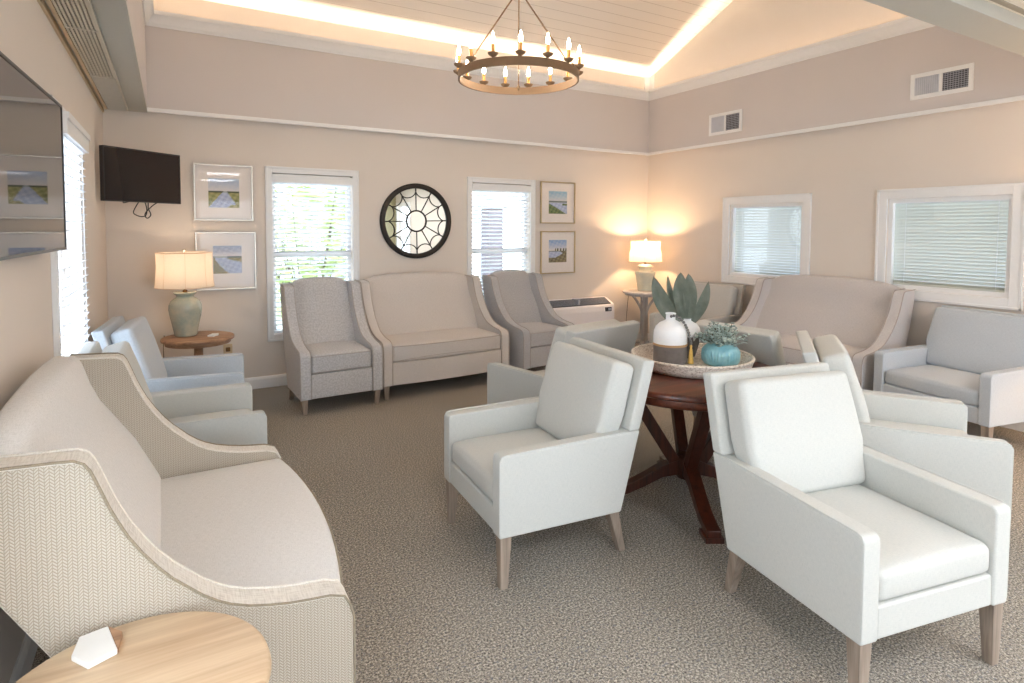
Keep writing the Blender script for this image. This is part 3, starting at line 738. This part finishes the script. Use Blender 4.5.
def lamp(label, loc, body, base_prof, neck_z, sh_z0, sh_z1, r0, r1, power, handles, kcol):
    root = thing('table_lamp', label, 'lamp', loc, 0, 'ceramic table lamps')
    bm = new(); lathe(bm, base_prof, 48); bd = obj('base', bm, body, root, ang=60)
    if handles:
        for a in (2.6, 5.74):
            bm = new(); tube(bm, [(.098, 0, .21), (.122, 0, .222), (.126, 0, .20), (.112, 0, .175)], .008, 8); bmesh.ops.transform(bm, matrix=Matrix.Rotation(a, 4, 'Z'), verts=bm.verts); obj('handle', bm, body, bd)
    bm = new(); lathe(bm, [(0, neck_z-.02), (.018, neck_z-.02), (.018, neck_z+.012), (.008, neck_z+.016), (.008, sh_z0+.05), (.014, sh_z0+.055), (.014, sh_z0+.09), (0, sh_z0+.09)], 20); obj('socket', bm, M['brass'], root)
    bm = new()   # eight-sided softly flared shade
    N = 64; rows = []; prof = [(r0, sh_z0), (r0*.975, sh_z0+.04), (r0*.955+.0, sh_z0+.10), (r1*.985, (sh_z0+sh_z1)/2+.03), (r1*.99, sh_z1-.05), (r1, sh_z1)]
    for r, z in prof:
        rows.append([bm.verts.new((r*(1-.012*abs(math.sin(4*2*PI*k/N)))*math.cos(2*PI*k/N), r*(1-.012*abs(math.sin(4*2*PI*k/N)))*math.sin(2*PI*k/N), z)) for k in range(N)])
    for i in range(len(rows)-1):
        for k in range(N): bm.faces.new((rows[i][k], rows[i][(k+1) % N], rows[i+1][(k+1) % N], rows[i+1][k]))
    bmesh.ops.solidify(bm, geom=bm.faces[:], thickness=.0015)
    sh = obj('shade', bm, M['shade'], root, ang=60)
    for k in range(8):
        a = 2*PI*k/8; bm = new(); tube(bm, [((r+.0008)*math.cos(a), (r+.0008)*math.sin(a), z) for r, z in prof], .0014, 6); obj('seam', bm, M['shadeframe'], sh)
    bm = new()
    for r, z in ((r0+.001, sh_z0), (r1+.001, sh_z1)): tube(bm, [(r*math.cos(2*PI*k/48), r*math.sin(2*PI*k/48), z) for k in range(48)], .0028, 6, True)
    obj('trim_band', bm, M['shadeframe'], sh)
    bm = new(); tube(bm, [(-r1*.99, 0, sh_z1-.004), (r1*.99, 0, sh_z1-.004)], .0018, 6); tube(bm, [(0, 0, sh_z0+.09), (0, 0, sh_z1+.012)], .003, 6); obj('harp', bm, M['brass'], root)
    bm = new(); lathe(bm, [(0, sh_z1+.004), (.008, sh_z1+.006), (.006, sh_z1+.012), (.013, sh_z1+.02), (.012, sh_z1+.028), (0, sh_z1+.034)], 16); obj('finial', bm, M['crystal'], root)
    bm = new(); ball(bm, (0, 0, sh_z0+.125), .028); obj('bulb', bm, emitter('lamp_bulb_%d' % int(power), kcol, 3), root)
    ld = bpy.data.lights.new('lamp_glow', 'POINT'); ld.energy = power; ld.color = lin(kcol)[:3]; ld.shadow_soft_size = .035
    lo = bpy.data.objects.new('lamp_glow', ld); COL.link(lo); lo.parent = root; lo.location = (0, 0, sh_z0+.165)
    return root
VL = [(0, 0), (.078, 0), (.082, .006), (.085, .02), (.098, .09), (.113, .16), (.122, .215), (.120, .25), (.106, .285), (.082, .305), (.066, .315), (.062, .325), (.07, .335), (.084, .345), (.086, .353), (.075, .357), (.03, .355), (0, .355)]
lamp('lit lamp with celadon jar base and ivory shade on the brown side table', (.10, 5.475, .61), M['celadon'], VL, .36, .400, .676, .214, .203, 1.7, True, (255, 226, 194))
VR = [(0, 0), (.083, 0), (.087, .006), (.10, .09), (.113, .17), (.121, .21), (.126, .228), (.124, .238), (.098, .242), (.082, .248), (.075, .262), (.074, .28), (.080, .292), (.090, .30), (.090, .308), (.072, .316), (.066, .33), (.03, .336), (0, .336)]
lamp('brightly lit lamp with tapered sage pot base in the far right corner', (5.125, 5.508, .725), M['celadon2'], VR, .335, .366, .614, .205, .182, 14, False, (255, 210, 160))
def coaster(label, loc, rz, pts, wood_from):
    """hexagonal coaster: marble with one wooden corner"""
    root = thing('hexagonal_coaster', label, 'coaster', loc, rz, 'marble and wood coasters')
    bm = new(); prism(bm, pts[:2]+[pts[3]]+pts[4:], 0, .012, 'z'); bevel(bm, .0025, 2); obj('marble_tile', bm, M['marble'], root, wn=True)
    bm = new(); prism(bm, [pts[1], pts[2], pts[3]], 0, .0115, 'z'); bevel(bm, .001, 1); obj('wood_tip', bm, M['brownwood'], root, wn=True)
cp = [(-.187, 1.536), (-.136, 1.548), (-.107, 1.511), (-.112, 1.45), (-.161, 1.427), (-.194, 1.474)]
cc = (-.150, 1.491)
coaster('white marble hexagon coaster with wooden tip on the pale oak foreground table', (cc[0], cc[1], .60), 0, [(a-cc[0], b-cc[1]) for a, b in cp], 1)
coaster('small white hexagon coaster beside the lamp on the brown side table', (.290, 5.355, .61), 140, [((a-cc[0])*.9, (b-cc[1])*.9) for a, b in cp], 1)
LAMPS = [o for o in bpy.data.objects if o.name.startswith('table_lamp')]
for nm, lab, pts in (('lamp_cord', 'thin brown cord dropping from the left corner lamp table to the wall', [(-.055, 5.60, .60), (-.065, 5.66, .5), (-.06, 5.72, .3), (.0, 5.82, .05), (.2, 5.835, .03), (.40, 5.835, .3)]),
                     ('lamp_cord', 'thin brown cord dropping behind the whitewashed corner table', [(5.13, 5.80, .69), (5.11, 5.80, .6), (5.09, 5.80, .4), (5.08, 5.82, .05), (5.2, 5.835, .02)])):
    bm = new(); P = [Vector(p) for p in pts]; cur = []
    for i in range(len(P)-1):
        for k in range(6): cur.append(P[i].lerp(P[i+1], k/6))
    cur.append(P[-1])
    for _ in range(4): cur = [cur[0]]+[(cur[i-1]+cur[i]*2+cur[i+1])/4 for i in range(1, len(cur)-1)]+[cur[-1]]
    tube(bm, cur, .003, 6); tag(obj(nm, bm, M['stem']), lab, 'cord', 'lamp cords')

# a second lamp table at the right wall, just outside the picture, warms the corner chair
side_table('round whitewashed side table by the right wall beyond the wide armchair', (5.02, .85, 0), .27, .70, M['white_wash'], M['greypost'], 'brackets')
lamp('lit sage pot lamp by the right wall beyond the wide armchair', (5.02, .85, .70), M['celadon2'], VR, .335, .362, .622, .212, .19, 26, False, (255, 204, 148))

# ------------------------------------------------------------------ wall things
def ring_frame(bm, x0, x1, z0, z1, w, y0, y1):
    for (a, b, c, d) in ((x0, x0+w, z0, z1), (x1-w, x1, z0, z1), (x0+w, x1-w, z1-w, z1), (x0+w, x1-w, z0, z0+w)): box(bm, a, b, y0, y1, c, d)
def art(kind, u, v):
    """colour of a small marsh-river watercolour at (u right, v up)"""
    n = .5+.5*math.sin(u*23+v*11)*math.sin(v*31-u*7)
    def mixc(a, b, t): return [a[i]*(1-t)+b[i]*t for i in range(3)]
    hor = {0: .56, 1: .62, 2: .52, 3: .52}[kind]
    if v > hor:
        t = (v-hor)/(1-hor); c = mixc((226, 222, 224), ((178, 194, 220), (150, 164, 196), (150, 190, 216), (136, 168, 214))[kind], min(1, t*1.1*(.7+.5*n)))
        if kind == 1 and .35 < t < .8: c = mixc(c, (132, 136, 160), .4*n)
        if kind == 3 and t < .2 and u > .35 and math.sin(u*40) > -.2: c = (84, 92, 70)
        if kind == 2 and t < .08: c = (96, 110, 110)
        return c
    d = (hor-v)/hor
    if kind == 0: inw = .50-.5*d**.9 < u < .60+.36*d and not (d > .82 and u > 1.3-.7*d)
    elif kind == 1: inw = .04+.5*d**1.5 < u < (.48 if d < .14 else .48+(d-.14)*2.4)
    elif kind == 2: inw = d < .14+.9*u**1.1 and not (u > .74 and .10 < d < .28)
    else: inw = .06 < d < .62 and u < .80-1.1*abs(d-.22)
    if d < .09: c = (78, 86, 72) if not inw else (168, 178, 184)
    elif inw: c = mixc((160, 174, 208), (196, 206, 228), n)
    else:
        g = (mixc((132, 138, 88), (184, 178, 128), n), mixc((128, 124, 76), (162, 146, 104), n), mixc((76, 102, 70), (136, 146, 98), n), mixc((92, 86, 72), (150, 142, 108), n))[kind]
        c = g
    return c
def picture(kind, x0, x1, z0, z1, px0, px1, pz0, pz1, fm, label):
    c = ((x0+x1)/2, BY-.001, z0); root = thing('framed_picture', label, 'picture', c, 0, 'framed marsh watercolours')
    def L(bm): bmesh.ops.transform(bm, matrix=Matrix.Translation((-c[0], -c[1], -c[2])), verts=bm.verts)
    bm = new(); ring_frame(bm, x0, x1, z0, z1, .013, BY-.028, BY-.001); bevel(bm, .003, 2); L(bm); obj('frame', bm, fm, root, wn=True)
    bm = new(); box(bm, x0+.011, x1-.011, BY-.011, BY-.004, z0+.011, z1-.011); L(bm); obj('mat', bm, M['mat'], root, smooth=False)
    N = 36; me_bm = new(); vs = [[me_bm.verts.new((px0+(px1-px0)*i/N, BY-.0118, pz0+(pz1-pz0)*j/N)) for i in range(N+1)] for j in range(N+1)]
    for j in range(N):
        for i in range(N): me_bm.faces.new((vs[j][i], vs[j][i+1], vs[j+1][i+1], vs[j+1][i]))
    lay = me_bm.loops.layers.float_color.new('paint')
    for f in me_bm.faces:
        for lp in f.loops:
            u = (lp.vert.co.x-px0)/(px1-px0); v = (lp.vert.co.z-pz0)/(pz1-pz0); lp[lay] = lin(art(kind, u, v))
    L(me_bm)
    n = NT('watercolour_print'); at_ = n.n('ShaderNodeAttribute'); at_.attribute_name = 'paint'; n.bsdf(at_.outputs[0], .8)
    obj('print', me_bm, n.m, root, smooth=False)
    bm = new(); box(bm, x0+.012, x1-.012, BY-.019, BY-.0175, z0+.012, z1-.012); L(bm); obj('glass', bm, M['picglass'], root, smooth=False)
picture(0, .187, .664, 1.553, 2.052, .303, .551, 1.669, 1.927, M['silver'], 'marsh watercolour in silver frame, upper of the pair right of the corner television')
picture(1, .190, .682, .934, 1.452, .331, .562, 1.080, 1.328, M['silver'], 'marsh watercolour in silver frame, partly behind the left lamp shade')
picture(2, 3.785, 4.284, 1.555, 2.052, 3.904, 4.168, 1.672, 1.940, M['gold'], 'marsh watercolour in gold frame, upper of the pair above the wall heater')
picture(3, 3.790, 4.291, .955, 1.465, 3.909, 4.167, 1.089, 1.358, M['gold'], 'marsh watercolour in gold frame, lower of the pair above the wall heater')

# round mirror
mr = thing('round_mirror', 'round mirror with dark spoked web frame above the taupe loveseat', 'mirror', (2.241, BY, 1.567), 0)
RO = .392
def face_y(bm): bmesh.ops.transform(bm, matrix=Matrix.Rotation(PI/2, 4, 'X'), verts=bm.verts)   # lathe axis z -> -y
bm = new(); lathe(bm, [(RO-.052, .004), (RO-.050, .030), (RO-.042, .038), (RO-.008, .036), (RO, .028), (RO, .002), (RO-.052, .004)], 72); face_y(bm); obj('frame', bm, M['bronze'], mr, ang=50)
bm = new(); lathe(bm, [(0, .010), (RO-.045, .010), (RO-.045, .004), (0, .004)], 72); face_y(bm); obj('glass', bm, M['mirror'], mr, ang=30)
bm = new(); tube(bm, [(.108*math.cos(2*PI*k/40), -.014, .108*math.sin(2*PI*k/40)) for k in range(40)], .0085, 8, True); obj('hub_ring', bm, M['bronze'], mr)
for k in range(12):
    a = 2*PI*k/12+.02; bm = new(); tube(bm, [(.108*math.cos(a), -.014, .108*math.sin(a)), ((RO-.045)*math.cos(a), -.014, (RO-.045)*math.sin(a))], .005, 8); obj('spoke', bm, M['bronze'], mr)
    b0, b1 = a, a+2*PI/12; R1 = RO-.052; p0 = Vector((R1*math.cos(b0), 0, R1*math.sin(b0))); p1 = Vector((R1*math.cos(b1), 0, R1*math.sin(b1))); am = (b0+b1)/2; dn = Vector((math.cos(am), 0, math.sin(am)))
    pts = []
    for j in range(13):
        t = PI*j/12; mid = (p0+p1)/2; h = (p1-p0)/2; pts.append(mid-h*math.cos(t)-dn*(h.length*.85*math.sin(t))+Vector((0, -.014, 0)))
    bm = new(); tube(bm, pts, .005, 8); obj('scallop', bm, M['bronze'], mr)

# televisions
def television(label, loc, rz, w, h, scr, tilt=0):
    root = thing('television', label, 'television', loc, rz, 'wall televisions'); root.rotation_euler[0] = tilt
    # faces local -y
    bm = new(); box(bm, -w/2, w/2, -.012, .022, -h/2, h/2); box(bm, -w*.3, w*.3, .022, .045, -h*.3, h*.3); bevel(bm, .004, 2); obj('casing', bm, M['bezel'], root, wn=True)
    bm = new(); ring_frame(bm, -w/2, w/2, -h/2, h/2, .010, -.017, -.011); obj('bezel', bm, M['bezel'], root, smooth=False)
    bm = new(); box(bm, -w/2+.009, w/2-.009, -.0145, -.011, -h/2+.009, h/2-.009); obj('screen', bm, scr, root, smooth=False)
    return root
tv = television('large wall television cropped at the left edge above the cream loveseat', (-.404, 2.558, 1.697), 90-2.2, .95, .588, M['screen'])
bm = new(); box(bm, -.1, .1, .04, .046, -.2, .2); box(bm, -.03, .03, .022, .058, -.04, .04); obj('mount_plate', bm, M['black'], tv, smooth=False)
tvs_c = ((-.415+.076)/2, (5.18+5.60)/2); tva = math.degrees(math.atan2(.42, .491))
tv2 = television('small dark television on a bracket in the left back corner', (tvs_c[0], tvs_c[1], 1.883), tva, .646, .40, M['screen2'])
bm = new(); box(bm, -.08, .08, .045, .055, -.08, .08); tube(bm, [(0, .05, 0), (-.02, .14, 0)], .016, 8); tube(bm, [(-.02, .14, 0), (.0, .26, 0)], .016, 8); obj('mount_arm', bm, M['black'], tv2)
# hanging cables
for lab, pts in (('black cable loop hanging longest beneath the corner television', [(-.20, 5.50, 1.70), (-.235, 5.55, 1.64), (-.25, 5.56, 1.60), (-.20, 5.58, 1.575), (-.16, 5.58, 1.58), (-.15, 5.56, 1.63), (-.165, 5.52, 1.70)]),
                 ('black cable with a tight bend beneath the corner television', [(-.14, 5.52, 1.70), (-.145, 5.54, 1.64), (-.12, 5.55, 1.59), (-.155, 5.56, 1.555), (-.175, 5.56, 1.60), (-.10, 5.55, 1.68), (-.06, 5.58, 1.70)]),
                 ('short thick black cable end under the left part of the corner television', [(-.30, 5.42, 1.69), (-.305, 5.44, 1.678), (-.27, 5.47, 1.69), (-.24, 5.49, 1.70)])):
    P = [Vector(p) for p in pts]; cur = []
    for i in range(len(P)-1):
        for k in range(6): cur.append(P[i].lerp(P[i+1], k/6))
    cur.append(P[-1])
    for _ in range(6): cur = [cur[0]]+[(cur[i-1]+cur[i]*2+cur[i+1])/4 for i in range(1, len(cur)-1)]+[cur[-1]]
    inv = (Matrix.Translation(tv2.location) @ Matrix.Rotation(tv2.rotation_euler[2], 4, 'Z')).inverted(); bm = new(); tube(bm, [inv @ p for p in cur], .0042, 6); obj('cable', bm, M['black'], tv2)

# soffit vents
def vent(label, y0, y1, z0, z1):
    x = 5.394; root = thing('air_vent', label, 'vent', (x, (y0+y1)/2, z0), 0, 'soffit air vents')
    def L(bm): bmesh.ops.transform(bm, matrix=Matrix.Translation((-x, -(y0+y1)/2, -z0)), verts=bm.verts)
    bm = new(); w = .034; ym = (y0+y1)/2
    for (a, b, c, d) in ((y0, y0+w, z0, z1), (y1-w, y1, z0, z1), (y0+w, y1-w, z1-w, z1), (y0+w, y1-w, z0, z0+w), (ym-.012, ym+.012, z0+w, z1-w)): box(bm, x-.012, x, a, b, c, d)
    bevel(bm, .003, 2); L(bm); obj('frame', bm, M['trim'], root, wn=True)
    bm = new(); box(bm, x-.003, x-.001, ym, y1-w, z0+w, z1-w); L(bm); obj('louvre_backing', bm, M['ventgrey'], root, smooth=False)
    bm = new(); box(bm, x-.003, x-.001, y0+w, ym, z0+w, z1-w); L(bm); obj('grid_backing', bm, M['ventdark'], root, smooth=False)
    bm = new()
    n = 12
    for i in range(n):
        yy = ym+.016+(y1-w-ym-.02)*i/(n-1); box(bm, x-.010, x-.003, yy-.0055, yy+.0055, z0+w, z1-w)
    L(bm); obj('louvres', bm, M['louvre'], root, smooth=False)
    bm = new()
    for i in range(9):
        zz = z0+w+(z1-z0-2*w)*(i+.5)/9; box(bm, x-.008, x-.004, y0+w, ym-.01, zz-.0022, zz+.0022)
    for i in range(10):
        yy = y0+w+(ym-y0-w)*(i+.5)/10; box(bm, x-.008, x-.005, yy-.0016, yy+.0016, z0+w, z1-w)
    L(bm); obj('grid', bm, M['ventgrey'], root, smooth=False)
vent('white soffit air vent nearer the corner, above the small right window', 4.325, 4.775, 2.562, 2.80)
vent('white soffit air vent at the upper right, above the large right window', 2.195, 2.645, 2.58, 2.79)

# long ceiling grille over the left wall
gr = thing('ceiling_grille', 'long slatted air grille in the low ceiling strip above the left wall', 'grille', (-.34, 3.6, 2.452), 0)
bm = new(); box(bm, -.072, .072, -2.15, 2.14, -.006, -.001); obj('backing', bm, M['grilledark'], gr, smooth=False)
bm = new(); ring_frame(bm, -.086, .078, 0, 1, .001, 0, 0); bm.clear()
box(bm, -.084, -.068, -2.15, 2.14, -.020, -.001); obj('edge_strip', bm, M['tan'], gr, smooth=False)
bm = new(); box(bm, .064, .072, -2.15, 2.14, -.020, -.001); box(bm, -.068, .064, 2.128, 2.14, -.02, -.001)
for yy in (-1.2, -.1, .95): box(bm, -.068, .064, yy-.006, yy+.006, -.018, -.001)
obj('frame', bm, M['grille'], gr, smooth=False)
bm = new()
for i in range(8): xx = -.060+.0168*i; box(bm, xx-.005, xx+.005, -2.15, .94, -.016, -.004)
for i in range(30): yy = .965+.039*i; box(bm, -.066, .062, yy-.006, yy+.006, -.017, -.004)
obj('slats', bm, M['grille'], gr, smooth=False)

# wall outlet
ol = thing('wall_outlet', 'almond wall outlet with plug on the back wall left of the left window', 'outlet', (.436, BY, .38), 0)
bm = new(); box(bm, -.037, .037, -.006, 0, -.058, .058); bevel(bm, .003, 2); obj('plate', bm, M['almond'], ol, wn=True)
bm = new(); box(bm, -.018, .018, -.032, -.006, -.005, .030); bevel(bm, .004, 2); obj('plug', bm, M['brass'], ol, wn=True)

# wall heater / air conditioner
ac = thing('wall_air_conditioner', 'white wall air conditioner unit under the gold framed pictures', 'air conditioner', (4.215, BY-.018, -.032), 0)
hwid = .53
prof = round_poly([(0, .10), (0, .675, .006), (-.07, .665, .02), (-.205, .60, .05), (-.215, .52, .05), (-.205, .10, .01)])
bm = new(); prism(bm, prof, -hwid, hwid, 'x'); bevel(bm, .014, 3, 50); obj('body', bm, M['whiteplastic'], ac, wn=True)
bm = new(); box(bm, -hwid+.03, hwid-.03, -.19, 0, .032, .104); obj('subbase', bm, M['ventgrey'], ac, smooth=False)
def on_slope(a, t): return (-.066-.128*t, .669-.061*t+a)
bm = new()
q = [on_slope(.0, 0.0), on_slope(.0, 1.0)]
hexa(bm, [(-hwid+.045, q[0][0], q[0][1]-.006), (hwid-.045, q[0][0], q[0][1]-.006), (hwid-.045, q[1][0], q[1][1]-.006), (-hwid+.045, q[1][0], q[1][1]-.006)], [(-hwid+.045, q[0][0], q[0][1]+.003), (hwid-.045, q[0][0], q[0][1]+.003), (hwid-.045, q[1][0], q[1][1]+.003), (-hwid+.045, q[1][0], q[1][1]+.003)])
obj('grille_opening', bm, M['ventdark'], ac, smooth=False)
bm = new()
for i in range(8):
    a = on_slope(.005, .06+.88*i/7); box(bm, -hwid+.045, hwid-.045, a[0]-.003, a[0]+.003, a[1]-.002, a[1]+.002)
box(bm, -.012, .012, -.195, -.068, .618, .676)
obj('grille', bm, M['ventgrey'], ac, smooth=False)
bm = new(); box(bm, hwid-.145, hwid-.05, -.222, -.205, .515, .565); bevel(bm, .004, 2); obj('control_panel', bm, M['ventdark'], ac, wn=True)
bm = new(); box(bm, hwid-.105, hwid-.06, -.2245, -.221, .525, .555); obj('display', bm, M['ventgrey'], ac, smooth=False)

# ------------------------------------------------------------------ chandelier
CH = (2.18, 3.67, 2.575); ch = thing('ring_chandelier', 'round iron ring chandelier with fifteen lit candle bulbs hanging from the vault', 'chandelier', CH, 0)
RR = .425
bm = new(); lathe(bm, [(RR-.006, -.028), (RR+.006, -.028), (RR+.006, .028), (RR-.006, .028), (RR-.006, -.028)], 96); obj('ring', bm, M['iron'], ch, ang=50)
apex = (0, 0, .60); vx = math.atan2(CH[1], CH[0])      # direction away from the camera
for k in range(3):
    a = vx+k*2*PI/3; bm = new(); tube(bm, [(RR*math.cos(a), RR*math.sin(a), .0), (.012*math.cos(a), .012*math.sin(a), .60)], .0055, 8); obj('rod', bm, M['iron'], ch)
    bm = new(); ball(bm, (RR*math.cos(a), RR*math.sin(a), .03), .014); obj('rod_knob', bm, M['iron'], ch)
zc = EAVE+SL*(BY-CH[1])-.02 if CH[1] > YR else ZR
bm = new(); lathe(bm, [(0, .57), (.016, .575), (.022, .60), (.014, .63), (.007, .64), (.007, zc-CH[2]-.06), (.06, zc-CH[2]-.05), (.065, zc-CH[2]-.0), (0, zc-CH[2]-.0)], 20); obj('stem', bm, M['iron'], ch)
proto = {}
def cpart(key, bm, mat, par, loc, name):
    if key not in proto:
        o = obj(name, bm, mat, par); proto[key] = o
    else:
        bm.free(); o = proto[key].copy(); COL.link(o); o.parent = par
    o.location = loc; return o
for k in range(15):
    a = vx+PI+.03+2*PI*k/15; rc = RR+.012; L_ = (rc*math.cos(a), rc*math.sin(a), .034)
    bm = new(); lathe(bm, [(0, -.006), (.012, -.004), (.03, .008), (.036, .02), (.034, .021), (.018, .012), (0, .012)], 20); lathe(bm, [(0, -.012), (.006, -.010), (.008, -.006), (.005, -.002), (0, -.002)], 12)
    cu = cpart('cup', bm, M['iron'], ch, L_, 'candle_cup')
    bm = new(); lathe(bm, [(0, .012), (.0115, .012), (.0115, .075), (.009, .08), (0, .08)], 16); cpart('cand', bm, M['candle'], cu, (0, 0, 0), 'candle_sleeve')
    bm = new(); lathe(bm, [(0, .079), (.007, .081), (.0125, .096), (.013, .108), (.009, .128), (.004, .145), (.001, .155), (0, .156)], 16); cpart('bulb', bm, M['bulb'], cu, (0, 0, 0), 'bulb')

# ------------------------------------------------------------------ outside the windows
bm = new(); box(bm, -8, 14, BY+.3, 20, -.5, -.3); struct('ground_outside', bm, M['lawn'])
def shrub(label, c, s, n, mat, leaf_r, seed):
    root = thing('shrub', label, 'shrub', (c[0], c[1], -.3), 0, 'shrubs outside the back windows'); rs = random.Random(seed); bm, bs_ = new(), new()
    for k in range(n):
        while True:
            p = Vector((rs.uniform(-1, 1), rs.uniform(-1, 1), rs.uniform(-1, 1)))
            if p.length < 1: break
        q = Vector((p.x*s[0], p.y*s[1], c[2]+.3+p.z*s[2])); r = leaf_r*(.6+rs.random()*.8)
        m = Matrix.Translation(q) @ Matrix.Rotation(rs.random()*6, 4, 'Z') @ Matrix.Rotation(rs.uniform(-1.2, 1.2), 4, 'X')
        vs = [bm.verts.new(m @ Vector(v)) for v in ((-r, 0, 0), (0, -r*.45, .1*r), (r, 0, 0), (0, r*.45, .1*r))]; bm.faces.new(vs)
    for k in range(16):
        a = rs.random()*6.28; tube(bs_, [(0, 0, 0), (s[0]*.3*math.cos(a), s[1]*.3*math.sin(a), c[2]*.6), (s[0]*.8*math.cos(a), s[1]*.8*math.sin(a), c[2]+.3+s[2]*rs.uniform(-.3, .8))], .012, 5, radii=[.02, .012, .005])
    obj('foliage', bm, mat, root, smooth=False); obj('branches', bs_, M['stem'], root)
shrub('sunlit yellow-green shrub filling the left back window', (1.66, 8.6, 1.3), (.64, .6, 1.4), 2000, M['greensh'], .07, 5)
shrub('pale twiggy shrub low outside the right back window', (5.3, 8.6, .35), (1.0, .6, .7), 420, M['greensh2'], .05, 6)
pp = thing('brick_post', 'grey brick porch post seen through the right back window', 'post', (5.31, 9.9, -.3), 0)
bm = new(); box(bm, -.16, .16, -.16, .16, 0, 2.16); bevel(bm, .01, 1); obj('shaft', bm, M['brick'], pp, smooth=False)
bm = new(); box(bm, -.21, .21, -.21, .21, 2.16, 2.27); bevel(bm, .01, 1); obj('cap', bm, M['siding'], pp, smooth=False)
hs = thing('house', 'pale blue sided house standing behind the yellow-green shrub outside', 'house', (3.2, 11.2, -.3), 0)
bm = new(); box(bm, -1.0, 1.0, -1.2, 1.2, 0, 2.7)
for k in range(18): box(bm, -1.012, 1.012, -1.212, 1.212, .05+.147*k, .062+.147*k)
obj('wall', bm, M['siding'], hs, smooth=False)
bm = new(); prism(bm, [(-1.4, 2.7), (1.4, 2.7), (0, 3.7)], -1.2, 1.2, 'x'); obj('roof', bm, M['brick'], hs, smooth=False)
# passage wall beyond the right-hand windows (they look into a neighbouring porch)
bm = new(); box(bm, RX+1.6, RX+1.75, 0.5, 7, 0, 2.6); struct('wall_porch', bm, M['siding'])
bm = new(); box(bm, RX+TH, RX+1.9, 0.5, 7, 2.3, 2.4); struct('sky_block_slab', bm, M['siding'])  # unseen slab added to cut sky light on the blinds

# ------------------------------------------------------------------ light
def area(name, loc, rot, sx, sy, power, col=(1, 1, 1), portal=False):
    ld = bpy.data.lights.new(name, 'AREA'); ld.shape = 'RECTANGLE'; ld.size = sx; ld.size_y = sy; ld.energy = power; ld.color = col
    o = bpy.data.objects.new(name, ld); COL.link(o); o.location = loc; o.rotation_euler = rot
    if portal: ld.cycles.is_portal = True
    return o
warm = lin((255, 233, 202))[:3]
for nm, loc, aim, ln, pw in (('cove_light_back', (2.62, 5.80, 3.094), (0, -.5, .866), 5.4, 22), ('cove_light_right', (5.419, 3.6, 3.094), (-.5, 0, .866), 4.3, 17), ('cove_light_left', (-.165, 3.6, 3.094), (.5, 0, .866), 4.3, 16)):
    o = area(nm, loc, (0, 0, 0), ln, .014, pw, warm); z_ = -Vector(aim).normalized(); x_ = Vector((1, 0, 0)) if aim[0] == 0 else Vector((0, 1, 0)); y_ = z_.cross(x_)
    o.matrix_world = Matrix.Translation(loc) @ Matrix((x_, y_, z_)).transposed().to_4x4(); o.data.spread = math.radians(94)
# unseen panels added for fill light in the low ceiling, camera side
for i, (x, y) in enumerate(((.9, -.7), (2.7, -.7), (4.4, -.7), (.9, -2.5), (2.7, -2.5), (4.4, -2.5))):
    t_ = thing('added_fill_panel', 'added unseen fill light panel in the tiled low ceiling', 'fill light', (x, y, 2.494), 0, 'added fill panels in the low ceiling')
    bm = new(); ring_frame(bm, -.3, .3, -.3, .3, .02, 0, 0); bm.clear()
    for (a, b, c, d) in ((-.3, -.28, -.3, .3), (.28, .3, -.3, .3), (-.28, .28, .28, .3), (-.28, .28, -.3, -.28)): box(bm, a, b, c, d, -.006, 0)
    obj('frame', bm, M['trim'], t_, smooth=False)
    bm = new(); box(bm, -.28, .28, -.28, .28, -.004, -.001); obj('diffuser', bm, emitter('fill_panel_diffuser_%d' % i, (250, 250, 255), 13), t_, smooth=False)
# daylight portals at the big openings
area('portal_rear', ((PD[0]+PD[1])/2, RY-.2, 1.1), (PI/2, 0, 0), 3.0, 2.1, 1, portal=True)
area('portal_right', (RX+.2, (W6[0]+W6[1])/2, 1.25), (0, PI/2, 0), 1.7, .95, 1, portal=True)
area('portal_left', (LX-.2, (W3b[0]+W3b[1])/2, 1.25), (0, -PI/2, 0), 1.5, 1.1, 1, portal=True)
area('portal_back', (1.2, BY+.2, 1.25), (-PI/2, 0, 0), .75, 1.5, 1, portal=True)
area('portal_back.001', (3.27, BY+.2, 1.25), (-PI/2, 0, 0), .75, 1.5, 1, portal=True)
w = bpy.data.worlds.new('overcast_sky'); scn.world = w; w.use_nodes = True; nt = w.node_tree
bg = nt.nodes['Background']; bg.inputs[0].default_value = (.76, .88, 1.0, 1); bg.inputs[1].default_value = 3.3

# ------------------------------------------------------------------ camera
cd = bpy.data.cameras.new('camera'); cam = bpy.data.objects.new('camera', cd); COL.link(cam); scn.camera = cam
cd.sensor_width = 36; cd.lens = 589.08/1024*36; cd.shift_y = -(341.5-256.41)/1024; cd.clip_start = .02
cam.matrix_world = Matrix.Translation((0, 0, 1.5)) @ Matrix.Rotation(-.5265, 4, 'Z') @ Matrix.Rotation(PI/2-.0483, 4, 'X') @ Matrix.Rotation(.0046, 4, 'Z')
vs = scn.view_settings; vs.view_transform = 'Standard'; vs.look = 'None'; vs.gamma = 1; vs.exposure = 1.13; vs.use_curve_mapping = False
scn.display_settings.display_device = 'sRGB'
scn.cycles.max_bounces = 10; scn.cycles.diffuse_bounces = 6; scn.cycles.transparent_max_bounces = 16; scn.cycles.caustics_reflective = False; scn.cycles.caustics_refractive = False
scn.cycles.sample_clamp_indirect = 6
